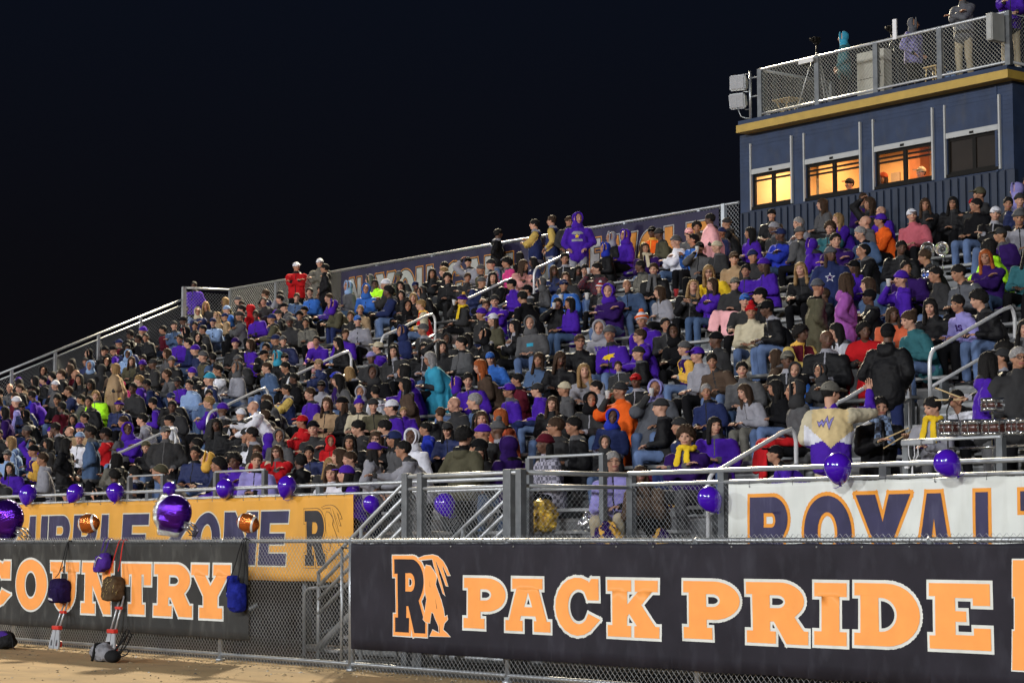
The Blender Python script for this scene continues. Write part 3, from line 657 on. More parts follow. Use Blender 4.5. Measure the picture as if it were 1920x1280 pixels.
# front guard rail along the stand
def rail_run(xa, xb, y, posts, mesh=True, z0=1.2, zt=2.28, zm=2.15):
    b = B(); b.tube([(xa,y,zt),(xb,y,zt)], .027, 8); b.tube([(xa,y,zm),(xb,y,zm)], .022, 8); b.tube([(xa,y,z0+.06),(xb,y,z0+.06)], .022, 8); st.part(b, 'guard_rail', [ALU])
    for x in posts:
        b = B(); b.box((x-.05,y-.02,z0-.25),(x+.05,y+.05,zt+.02)); st.part(b, 'guard_post', [DSTEEL])
    if mesh:
        b = B(); link(b, (xa,y-.01,z0+.06), (1,0,0), (0,0,1), xb-xa, zm-z0-.06); st.part(b, 'chain_link_panel', [FENCEW])
rail_run(XL, -21.95, 17.4, [-23.9-2.44*i for i in range(13)])
rail_run(-19.76, XR, 17.4, [-19.72, -18.17, -15.75, -13.3, -10.8])
# landing that juts out to the fence, with its stair down to the left
b = B(); b.bevbox((-21.95,15.72,1.12),(-19.70,17.40,1.2), .01); b.box((-21.9,15.8,0),(-21.8,15.9,1.12)); b.box((-19.85,15.8,0),(-19.75,15.9,1.12)); st.part(b, 'landing', [PLANK])
for xa, xb in ((-21.9,-19.95),):
    b = B(); b.tube([(xa,15.75,2.27),(xb+.2,15.75,2.27)], .027, 8); b.tube([(xa,15.75,2.12),(xb,15.75,2.12)], .022, 8); b.tube([(xa,15.75,1.26),(xb,15.75,1.26)], .022, 8); st.part(b, 'guard_rail', [ALU])
    b = B(); link(b, (xa,15.745,1.26), (1,0,0), (0,0,1), xb-xa, .86); st.part(b, 'chain_link_panel', [FENCEW])
b = B(); b.tube([(-19.76,15.75,2.27),(-19.76,17.4,2.27)], .027, 8); b.tube([(-19.76,15.75,2.12),(-19.76,17.4,2.12)], .022, 8); b.tube([(-19.76,15.75,1.26),(-19.76,17.4,1.26)], .022, 8); st.part(b, 'guard_rail', [ALU])
b = B(); link(b, (-19.765,15.75,1.26), (0,1,0), (0,0,1), 1.65, .86); st.part(b, 'chain_link_panel', [FENCEW])
for x, y, w in ((-21.93,15.75,.055),(-21.62,15.75,.05),(-19.93,15.75,.07),(-19.72,15.75,.05),(-21.9,17.38,.05)):
    b = B(); b.bevbox((x-w,y-.04,0),(x+w,y+.05,2.31), .008); st.part(b, 'guard_post', [DSTEEL])
for y in (15.76, 17.34):
    b = B()
    for dz in (0, -.17, -.34, -.52, -.95): b.tube([(-21.95,y,2.22+dz),(-23.85,y,1.10+dz+.0)], .024 if dz > -.9 else .05, 8)
    for x, z in ((-23.85,1.12),(-22.9,1.66)): b.tube([(x,y,0),(x,y,z)], .024, 8)
    st.part(b, 'stair_rail', [ALU])
b = B()
for i in range(6): b.bevbox((-22.25-.3*i,15.8,1.0-.18*i),(-21.97-.3*i,17.3,1.04-.18*i), .006)
st.part(b, 'stair_tread', [PLANK])
# short inner guards in front of the first row
for pa, pb in (((405,885),(496,879)),((992,858),(1130,850)),((1700,829),(1876,815)),((243,893),(306,889))):
    A_ = at(*pa, Y=18.05); Z_ = at(*pb, Y=18.05); zt = (A_.z+Z_.z)/2; b = B(); b.tube([(A_.x,18.05,1.2),(A_.x,18.05,zt),(Z_.x,18.05,zt),(Z_.x,18.05,1.2)], .027, 6); b.tube([(A_.x,18.05,zt-.42),(Z_.x,18.05,zt-.42)], .022, 6)
    b.box((A_.x-.04,18.02,1.2),(A_.x+.04,18.09,zt-.01), 1); b.box((Z_.x-.04,18.02,1.2),(Z_.x+.04,18.09,zt-.01), 1); st.part(b, 'inner_guard', [ALU, DSTEEL])
# back and side guard
b = B(); b.tube([(XL,YB,8.66),(-33.85,YB,8.66)], .03, 8)
for x in np.arange(XL, -34, 2.44): b.box((x-.035,YB-.03,ZB),(x+.035,YB+.03,8.64))
b.box((-34.35,YB-.05,ZB),(-34.25,YB+.03,8.68)); st.part(b, 'back_rail', [STEEL])
b = B(); link(b, (XL,YB,ZB), (1,0,0), (0,0,1), -33.85-XL, 1.44, .10, .003); st.part(b, 'chain_link_panel', [FENCEW])
b = B(); sy = lambda z: z; a0 = at(-60,725, X=XL); a1 = at(340,562, X=XL); c1 = at(345,540, X=XL)
b.tube([a0,a1], .03, 8); dz = V((0,0,-.16)); b.tube([a0+dz,a1+dz], .022, 8)
b.tube([(XL,c1.y,8.6),(XL,YB,8.64)], .03, 8); b.box((XL-.05,c1.y-.05,zk(17)),(XL+.05,c1.y+.05,8.62))
for px in (22, 104, 185, 264): q = at(px, 700-px*.406, X=XL); b.box((XL-.035,q.y-.035,q.z-1.5),(XL+.035,q.y+.035,q.z-.03))
st.part(b, 'side_rail', [ALU])
b = B(); L = (a1-a0).length; link(b, a0-V((0,0,1.35)), a1-a0, (0,0,1), L, 1.2, .10, .003); link(b, (XL,c1.y,zk(17)), (0,1,0), (0,0,1), YB-c1.y, 1.9, .10, .003); st.part(b, 'chain_link_panel', [FENCEW])

# ---------------------------------------------------------------- banners
WHITE_V = mat('vinyl_white', (.66,.68,.64), .5, nz=.07, nsc=2.5, dirt=((.42,.42,.36), 2.2, (2.5,1,.5), .5)); ORANGE_V = mat('vinyl_orange', (.91,.345,.080), .5, nz=.05, nsc=5)
DARK_V = mat('vinyl_black', (.020,.0185,.026), .62, nz=.25, nsc=2, bump=.25, bsc=3, spec=.14, dirt=((.065,.067,.085), 3.0, (2.2,1,.9), .35)); GREY_V = mat('vinyl_faded_black', (.036,.036,.035), .65, nz=.25, nsc=2, bump=.25, bsc=3, spec=.14, dirt=((.12,.12,.11), 3.2, (2,1,.9), .55))
NAVY_V = mat('vinyl_navy', (.030,.026,.078), .5, nz=.25, nsc=3, dirt=((.12,.12,.2), 4, (3,1,.6), .35)); GOLD_V = mat('vinyl_gold', (.72,.345,.045), .55, nz=.08, nsc=2, bump=.2, bsc=3, dirt=((.55,.27,.06), 1.5, (2,1,1), .5)); CREAM_V = mat('vinyl_cream', (.62,.60,.48), .5, nz=.06)
GOLD_L = mat('vinyl_amber', (.78,.30,.030), .5, nz=.06); RED_BLACK = mat('vinyl_ink', (.02,.018,.022), .5)
def quad_px(y, x0, x1): return at(x0, 1000, Y=y).x, at(x1, 1000, Y=y).x
def sheet(xa, xb, z0, z1, y, m, name, label, corner=0, sag=0):
    t = Thing(name, ((xa+xb)/2, y, z0), label, 'banner'); b = B(); n = 60; vs = []; fs = []
    for i in range(n+1):
        x = xa+(xb-xa)*i/n
        for s_ in (0, 1): vs += [(x+(corner*(1-0) if i == n and 0 else 0), y+.002*s_, z0-.004*math.sin(i*.9)), (x, y+.002*s_, z1-.010*abs(math.sin(i*math.pi/3)))]
    for i in range(n): o = 4*i; fs += [(o, o+4, o+5, o+1), (o+2, o+3, o+7, o+6), (o+1, o+5, o+7, o+3), (o, o+2, o+6, o+4)]
    b.add(vs, fs); b.add(vs[:4], [(0,1,3,2)]); drape(b); t.part(b, 'vinyl_sheet', [m]); return t
def grommets(t, xa, xb, z, y, n, m=None):
    b = B()
    for i in range(n):
        x = xa+(xb-xa)*(i+.5)/n; b.tube([(x, y-.006, z-.035), (x, y-.012, z-.036)], .011, 8); b.tube([(x, y-.014, z-.034), (x+.004, y-.02, z-.005), (x, y, z+.03)], .003, 4, 1)
    t.part(b, 'grommet_row', [STEEL, mat('cable_tie', (.02,.02,.02), .5)])
def wolf(put_px, b, y, mo, mk, mw):
    """howling animal with feathers beside the slab letter, traced as print on the sheet"""
    W_ = [(1445,395),(1475,402),(1500,440),(1512,462),(1520,485),(1512,540),(1530,590),(1555,660),(1575,735),(1582,785),(1600,772),(1606,800),(1580,830),(1572,880),(1600,905),(1625,932),(1480,926),(1500,880),(1545,905),(1540,850),(1518,800),(1502,755),(1488,745),(1478,828),(1445,822),(1425,800),(1440,740),(1452,650),(1440,600),(1434,520),(1432,440)]
    Fh = [[(1385,345),(1432,326),(1490,318),(1530,330),(1570,368),(1600,420),(1622,472),(1602,472),(1580,425),(1560,398),(1606,552),(1590,548),(1548,440),(1508,352),(1582,622),(1566,604),(1500,405),(1488,348),(1400,358)]]
    polys = [W_]+Fh
    for P_ in polys:
        q = orient([[put_px(*p) for p in P_]])
        flat(b, [grow(q[0], .007)], y, mw); flat(b, q, y-.0015, mo)
    for P_ in ([(1470,500),(1477,560),(1475,560)],[(1512,640),(1528,720),(1525,722)],[(1545,830),(1551,900),(1547,900)],[(1532,420),(1543,470),(1541,472)],[(1570,400),(1580,440),(1578,442)]):
        flat(b, orient([[put_px(*p) for p in P_]]), y-.003, mk)
# dark banner on the field fence: slab lettering
YF = 14.67; yb_ = YF-.035
xa = at(660,1014,Y=yb_).x
t = sheet(xa, -9.3, .265, 1.475, yb_, DARK_V, 'pack_pride_banner', 'wide black vinyl banner reading PACK PRIDE with howling emblem on the fence'); t.o.name = 'fence_banner'
def bx(px): return at(px, 1100, Y=yb_).x
def spell(word, boxes, font, z0, z1, slant=0): return [place(font[c], a, c2, z0, z1, slant) for c, (a, c2) in zip(word, boxes)]
def lets(word, boxes, ys, font, yp, o=4):
    out = []
    for c, (a, d), (t_, b_) in zip(word, boxes, ys):
        m = (a+d)/2; out.append(place(font[c], at(a+o*.7, 1100, Y=yp).x, at(d-o*.7, 1100, Y=yp).x, at(m, b_-o, Y=yp).z, at(m, t_+o, Y=yp).z))
    return out
pk = [(868,954),(946,1038),(1040,1129),(1137,1242),(1280,1392),(1397,1521),(1525,1592),(1599,1731),(1741,1862)]
b = B(); it = lets('PACKPRIDE', pk, [(1078,1183),(1079,1188),(1079,1194),(1082,1199),(1084,1203),(1086,1211),(1087,1214),(1088,1216),(1088,1222)], SLAB, yb_, 5)
letters(b, it, yb_-.004, .028, mi=(1, 0)); drape(b); t.part(b, 'lettering', [ORANGE_V, WHITE_V])
b = B(); pz = lambda x, y: (lambda q: (q.x, q.z))(at(440+x/4, 960+y/4, Y=yb_))
gx0, gz0 = pz(1205, 895); gx1, gz1 = pz(1442, 352); R1 = orient([[(gx0+(gx1-gx0)*u, gz0+(gz1-gz0)*w) for u, w in p] for p in SLAB['R']])
og = [grow(q, .045) for q in R1]; o2 = [grow(q, .058) for q in R1]
rim(b, R1, .052, yb_-.002, 1); rim(b, R1, .040, yb_-.0035, 0); flat(b, R1, yb_-.005, 2); rim(b, [R1[1]], .016, yb_-.006, 0)
wolf(pz, b, yb_-.0075, 0, 2, 1)
drape(b); t.part(b, 'emblem', [ORANGE_V, WHITE_V, DARK_V]); b = B()
for sx0, sx1, sy0, sy1 in ((1902,1990,1050,1118),(1905,1990,1118,1185),(1900,1990,1185,1255)):
    p0 = at(sx0, sy1, Y=yb_); p1 = at(sx1, sy0, Y=yb_); rect = orient([[(p0.x,p0.z),(p1.x,p0.z),(p1.x,p1.z),(p0.x+.015,p1.z)]]); flat(b, [grow(rect[0], .012)], yb_-.004, 1); flat(b, rect, yb_-.0075, 0)
drape(b); t.part(b, 'emblem', [ORANGE_V, WHITE_V], 'orange striped edge of a second emblem'); grommets(t, xa, -9.4, 1.475, yb_, 22)
# faded banner COUNTRY
xb2 = at(468,1100,Y=yb_).x
t2 = sheet(-36, xb2, .285, 1.485, yb_, GREY_V, 'fence_banner', 'faded black vinyl banner reading COUNTRY with bags hung over it')
bb2 = [(-40,24),(30,90),(94,151),(154,224),(228,287),(290,364),(360,435)]
it = lets('COUNTRY', [(-44,25),(28,91),(92,152),(152,218),(227,288),(288,366),(358,437)], [(1047,1140),(1046,1145),(1049,1147),(1050,1154),(1052,1155),(1053,1159),(1054,1163)], SLAB, yb_, 4)
b = B(); letters(b, it, yb_-.004, .028, mi=(1, 0)); drape(b); t2.part(b, 'lettering', [ORANGE_V, WHITE_V]); grommets(t2, -36, xb2, 1.485, yb_, 20)
# gold banner on the stand
yg = 17.36; gxb = at(664,927,Y=yg).x
t3 = sheet(-36.4, gxb, .935, 2.14, yg, GOLD_V, 'rail_banner', 'gold vinyl banner reading PURPLE ZONE with letter R emblem on the stand rail')
gx = lambda px: at(px, 1000, Y=yg).x
it = spell('PURPLE', [(gx(-25),gx(36)),(gx(55),gx(90)),(gx(92),gx(133)),(gx(138),gx(182)),(gx(190),gx(224)),(gx(230),gx(279))], SANS, 1.15, 1.93, .10)+spell('ZONE', [(gx(305),gx(356)),(gx(363),gx(414)),(gx(421),gx(482)),(gx(488),gx(540))], SANS, 1.15, 1.93, .10)
b = B(); letters(b, it, yg-.004, .020, mi=(1, 0)); drape(b); t3.part(b, 'lettering', [NAVY_V, CREAM_V])
b = B(); pz3 = lambda x, y: (lambda q: (q.x, q.z))(at(400+x/4, 720+y/4, Y=yg))
r0 = pz3(690, 1360); r1 = pz3(850, 945); R3 = orient([[(r0[0]+(r1[0]-r0[0])*u, r0[1]+(r1[1]-r0[1])*w) for u, w in p] for p in SLAB['R']])
rim(b, [R3[0]], .034, yg-.002, 0); rim(b, [R3[0]], .026, yg-.0035, 1); flat(b, R3, yg-.005, 0)
wolf(lambda x, y: (lambda q: (q.x, q.z))(at(400+(850+(x-1430)*.62)/4, 720+(905+(y-318)*.66)/4, Y=yg)), b, yg-.005, 1, 0, 0)
drape(b); t3.part(b, 'emblem', [RED_BLACK, GOLD_V]); grommets(t3, -36, gxb, 2.14, yg, 24)
# white banner
wxa = at(1367,906,Y=yg).x
t4 = sheet(wxa, -8.6, .93, 2.125, yg, WHITE_V, 'rail_banner', 'white vinyl banner reading ROYAL T in navy and amber on the rail')
wx = lambda px: at(px, 950, Y=yg).x
it = spell('ROYALT', [(wx(1408),wx(1482)),(wx(1509),wx(1597)),(wx(1606),wx(1708)),(wx(1717),wx(1788)),(wx(1832),wx(1890)),(wx(1915),wx(1990))], SANS, 1.18, 1.97)
b = B(); letters(b, it, yg-.004, .040, mi=(1, 0)); drape(b); t4.part(b, 'lettering', [NAVY_V, GOLD_L]); grommets(t4, wxa, -8.7, 2.125, yg, 14)
# navy banner along the back rail
yn = YB-.06; nz0, nz1 = 7.35, 8.60; nxa = at(640,520,Y=yn).x
t5 = sheet(nxa, -34.4, nz0, nz1, yn, mat('vinyl_deep_navy', (.017,.014,.045), .6, nz=.2, nsc=2), 'wall_banner', 'long navy banner reading YOU CAN and WOLF behind the top row')
nx = lambda px: at(px, 480, Y=yn).x
it = spell('NYOUCANOE', [(nx(658),nx(678)),(nx(706),nx(741)),(nx(745),nx(777)),(nx(782),nx(812)),(nx(836),nx(868)),(nx(872),nx(906)),(nx(911),nx(962)),(nx(1000),nx(1036)),(nx(1108),nx(1126))], SANS, 7.52, 8.36)
b = B(); letters(b, it, yn-.004, .052, mi=(1, 0, 2), w2=.030)
it = spell('WOLF', [(nx(1150),nx(1195)),(nx(1200),nx(1243)),(nx(1248),nx(1284)),(nx(1290),nx(1330))], SANS, 7.52, 8.36)
letters(b, it, yn-.004, .045, mi=(0, 1, 2), w2=.020); drape(b); t5.part(b, 'lettering', [mat('vinyl_grey', (.36,.36,.34), .6, nz=.1), mat('vinyl_dull_amber', (.52,.21,.03), .6, nz=.1), RED_BLACK])

# ---------------------------------------------------------------- field fence
ff = Thing('chain_link_fence', (-21.5, YF, 0), 'galvanised chain link fence along the dirt track carrying the black banners', 'fence')
for i in range(-5, 5):
    x = -21.55+2.92*i; b = B(); b.tube([(x,YF+.03,0),(x,YF+.03,1.50)], .030 if i else .038, 10); b.ell((x,YF+.03,1.51), (.034,.034,.02), None, 10, 6); b.tube([(x,YF+.03,0),(x,YF+.03,.03)], .06, 10); ff.part(b, 'post', [STEEL])
b = B(); b.tube([(-37,YF+.03,1.50),(-7.5,YF+.03,1.50)], .024, 8); ff.part(b, 'top_rail', [STEEL])
b = B(); b.tube([(-37,YF+.03,.085),(-7.5,YF+.03,.085)], .024, 8); ff.part(b, 'bottom_rail', [STEEL])
b = B(); link(b, (-37,YF,.01), (1,0,0), (0,0,1), 29.5, 1.545, .072, .0024); ff.part(b, 'wire_mesh', [FENCEW])
t = Thing('chain_link_gate', (-21.9, 15.3, 0), 'dark chain link side gate standing edge on below the gold banner', 'gate')
b = B(); b.tube([(-22.05,14.9,.08),(-22.05,14.9,1.42),(-22.05,15.7,1.42),(-22.05,15.7,.08),(-22.05,14.9,.08)], .022, 6); t.part(b, 'gate_frame', [STEEL])
b = B(); link(b, (-22.05,14.9,.08), (0,1,0), (0,0,1), .8, 1.34); t.part(b, 'wire_mesh', [FENCEW])
t = Thing('bent_rail', (-23.3, 16.2, 0), 'bent pale pipe rail standing behind the fence below the gold banner', 'rail')
q = at(570,1228,Y=16.2); q2 = at(608,1103,Y=16.2); b = B(); b.tube([(q.x,16.2,0),(q.x,16.2,q2.z-.12),(q.x+.03,16.2,q2.z-.04),(q.x+.12,16.2,q2.z),(q2.x+.3,16.2,q2.z+.05)], .022, 8); t.part(b, 'pipe', [ALU])
b = B(); b.tube([(-24.6,16.1,.12),(-17,16.1,.12)], .05, 8); b.tube([(-20,16.4,.35),(-9,16.4,.35)], .03, 8); tag(b.build('ground_pipe', ALU), 'pale pipe lying along the ground behind the black banner', 'pipe')

# ---------------------------------------------------------------- press box
PX0, PX1 = -33.8, -26.5; ZP0 = 6.4
NAVYW = mat('siding_navy', (.020,.036,.082), .65, nz=.2, nsc=3, bump=.12, bsc=20, dirt=((.05,.055,.07), 3, (1.5,1,.5), .6)); NAVYR = mat('ribbed_navy', (.015,.024,.048), .55, nz=.2, nsc=2)
TRIM = mat('gold_trim', (.42,.28,.055), .55, nz=.1, nsc=5); FR = mat('window_frame_bronze', (.010,.009,.008), .6, spec=.12); WHT = mat('white_track', (.36,.37,.37), .45, nz=.05)
pbx = Thing('press_box', (-30, YB, ZP0), 'navy blue press box with gold trim and lit windows above the top row', 'press box')
wins = [(-33.42,-32.28,8.50,9.19,1),(-31.86,-30.36,8.50,9.19,1),(-29.95,-28.47,8.50,9.19,1),(-28.10,-26.83,8.50,9.19,0)]
b = B(); edges = [PX0]+[v for w in wins for v in w[:2]]+[PX1]
for i in range(0, len(edges), 2): b.box((edges[i],YB,8.50),(edges[i+1],YB+.12,9.19))
b.box((PX0,YB,8.416),(PX1,YB+.12,8.50)); b.box((PX0,YB,9.19),(PX1,YB+.12,10.08)); b.box((PX0,YB+.12,ZP0),(PX0+.1,36.6,10.08)); b.box((PX1-.1,YB+.12,ZP0),(PX1,36.6,10.08)); b.box((PX0,36.6,ZP0),(PX1,36.7,10.08))
for i in range(9): b.box((PX0+.002,YB-.006,9.30+.085*i),(PX1-.002,YB-.0005,9.303+.085*i))
b.box((PX1-.42,YB-.02,8.4),(PX1-.36,YB-.001,10.05)); pbx.part(b, 'wall', [NAVYW])
b = B(); b.box((PX0,YB+.01,ZP0),(PX1,YB+.12,8.415))
for i in range(38): x = PX0+.02+i*.19; b.box((x,YB-.028,ZP0),(x+.045,YB+.012,8.40))
pbx.part(b, 'ribbed_wall', [NAVYR])
b = B(); b.box((-33.60,YB-.3,10.08),(PX1+.14,36.9,10.24)); pbx.part(b, 'fascia', [TRIM])
b = B(); b.box((-33.57,YB-.27,10.242),(PX1+.10,36.8,10.33)); pbx.part(b, 'roof_deck', [NAVYW])
GL = bpy.data.materials.new('clear_glass'); GL.use_nodes = True; _t = GL.node_tree; _t.nodes.clear(); _o = _t.nodes.new('ShaderNodeOutputMaterial'); _m = _t.nodes.new('ShaderNodeMixShader'); _m.inputs[0].default_value = .08
_a = _t.nodes.new('ShaderNodeBsdfTransparent'); _g = _t.nodes.new('ShaderNodeBsdfGlossy'); _g.inputs['Roughness'].default_value = .02; _t.links.new(_a.outputs[0], _m.inputs[1]); _t.links.new(_g.outputs[0], _m.inputs[2]); _t.links.new(_m.outputs[0], _o.inputs[0])
DGL = mat('dark_glass', (.016,.011,.008), .5, nz=.3, nsc=2, spec=.15)
for xa_, xb_, za_, zb_, lit in wins:
    b = B(); f = .04; mid = (xa_+xb_)/2; y = YB+.03
    b.box((xa_,y,za_),(xb_,y+.05,za_+.05)); b.box((xa_,y,zb_-.05),(xb_,y+.05,zb_)); b.box((xa_,y,za_+.05),(xa_+f,y+.05,zb_-.05)); b.box((xb_-f,y,za_+.05),(xb_,y+.05,zb_-.05)); b.box((mid-.042,y-.003,za_+.05),(mid+.042,y+.05,zb_-.05))
    if lit:
        for zz in (zb_-.13, zb_-.22)[:1 if xa_ < -33 else 2]: b.box((xa_+f,y+.004,zz-.018),(mid-.055,y+.045,zz+.018)); b.box((mid+.055,y+.004,zz-.018),(xb_-f,y+.045,zz+.018))
    b.box((xa_-.03,YB-.03,za_-.06),(xb_+.03,YB+.03,za_-.001))
    wf = pbx.part(b, 'window', [FR])
    b = B(); b.box((xa_+f,y+.02,za_+.05),(xb_-f,y+.024,zb_-.05)); b.build('pane', [GL if lit else DGL], wf)
    b = B(); b.box((xa_-.045,YB-.05,za_-.06),(xa_-.012,YB-.002,9.86)); pbx.part(b, 'shutter_track', [WHT]); b = B(); b.box((xb_+.01,YB-.05,za_-.06),(xb_+.05,YB-.002,9.86)); pbx.part(b, 'shutter_track', [WHT])
    b = B(); b.box((xa_,YB-.045,zb_+.005),(xb_,YB-.004,zb_+.11)); b.box((mid-.05,YB-.052,zb_+.02),(mid+.05,YB-.046,zb_+.07), 1); pbx.part(b, 'shutter_bar', [WHT, FR])
    b = B(); b.box((xa_,YB-.030,zb_+.112),(xb_,YB-.004,9.80)); pbx.part(b, 'shutter', [NAVYW])
TANW = mat('room_wall_tan', (.62,.42,.21), .8, nz=.06, nsc=3)
b = B(); b.box((PX0+.12,35.2,7.5),(-28.25,35.25,9.9)); b.box((PX0+.105,YB+.13,7.55),(PX0+.118,35.2,9.7)); b.box((PX0+.1,YB+.13,9.7),(-28.25,35.2,9.75)); b.box((PX0+.1,YB+.13,7.5),(-28.25,35.2,7.55)); b.box((-32.15,33.6,7.55),(-32.08,35.2,9.7)); b.box((-28.3,YB+.13,7.55),(-28.25,35.2,9.7)); b.box((-30.75,34.9,7.55),(-30.45,35.19,9.7), 1); b.box((-29.45,34.9,7.55),(-29.3,35.19,9.7), 1)
b.box((-32.9,35.17,8.75),(-32.6,35.19,9.15), 2); b.box((-32.5,35.17,8.8),(-32.3,35.19,9.1), 2); b.box((-31.5,35.17,8.9),(-31.25,35.19,9.2), 2); pbx.part(b, 'room_lining', [TANW, mat('room_door_brown', (.40,.15,.05), .7), mat('wall_paper_sheet', (.35,.30,.24), .7)])
b = B()
for zz in (8.3, 8.6, 8.9, 9.2, 9.5): b.tube([(-29.0,34.95,zz),(-28.7,34.95,zz)], .012, 6)
b.tube([(-29.0,34.95,7.6),(-29.0,34.95,9.65)], .014, 6); b.tube([(-28.7,34.95,7.6),(-28.7,34.95,9.65)], .014, 6); tag(b.build('ladder', FR), 'dark ladder against the back wall inside the third lit window', 'ladder')
def roomlight(x, y, p, col=(1,.60,.30)):
    t = Thing('ceiling_lamp', (x, y, 9.66), None, None); b = B(); b.bevbox((x-.25,y-.1,9.62),(x+.25,y+.1,9.69), .01); o = t.part(b, 'lamp_body', [mat('lamp_diffuser', (.8,.7,.5), .5, emit=((1,.72,.36), 4))])
    l = bpy.data.lights.new('room_light', 'AREA'); l.shape = 'RECTANGLE'; l.size = .5; l.size_y = .2; l.energy = p; l.color = col; lo = bpy.data.objects.new('room_light', l); COL.objects.link(lo); lo.location = (x,y,9.60); return t.o
for x, p, lb in ((-32.9, 101, 'leftmost'), (-31.2, 72, 'second'), (-29.2, 50, 'third')):
    o = roomlight(x, 34.1, p, (.80,.55,.33) if p > 100 else (1,.58,.28)); tag(o, 'ceiling lamp glowing inside the press box behind the %s lit window' % lb, 'lamp', 'press box ceiling lamps')
# roof railing
yr = YB-.22; rx0, rx1 = -32.95, -26.4
def rrun(A_, C_, nm='roof_railing'):
    A_, C_ = V(A_), V(C_); d = C_-A_; b = B(); b.tube([A_+V((0,0,11.34)), C_+V((0,0,11.34))], .032, 8); b.tube([A_+V((0,0,10.40)), C_+V((0,0,10.40))], .028, 8); pbx.part(b, nm, [ALU])
    b = B(); link(b, A_+V((0,0,10.40)), d, (0,0,1), d.length, .94, .085, .0038); pbx.part(b, 'chain_link_panel', [mat('bright_wire', (.36,.36,.32), .5, .4)])
rrun((rx0,yr,0), (rx1,yr,0)); rrun((rx0,yr,0), (rx0,34.95,0)); rrun((rx1,yr,0), (rx1,36.6,0))
for x in (rx0, -31.3, -29.7, -28.05, rx1): b = B(); b.box((x-.06,yr-.03,10.33),(x+.06,yr+.05,11.36)); pbx.part(b, 'railing_post', [DSTEEL])
b = B(); b.box((rx0-.04,34.9,10.33),(rx0+.04,35,11.36)); pbx.part(b, 'railing_post', [DSTEEL])

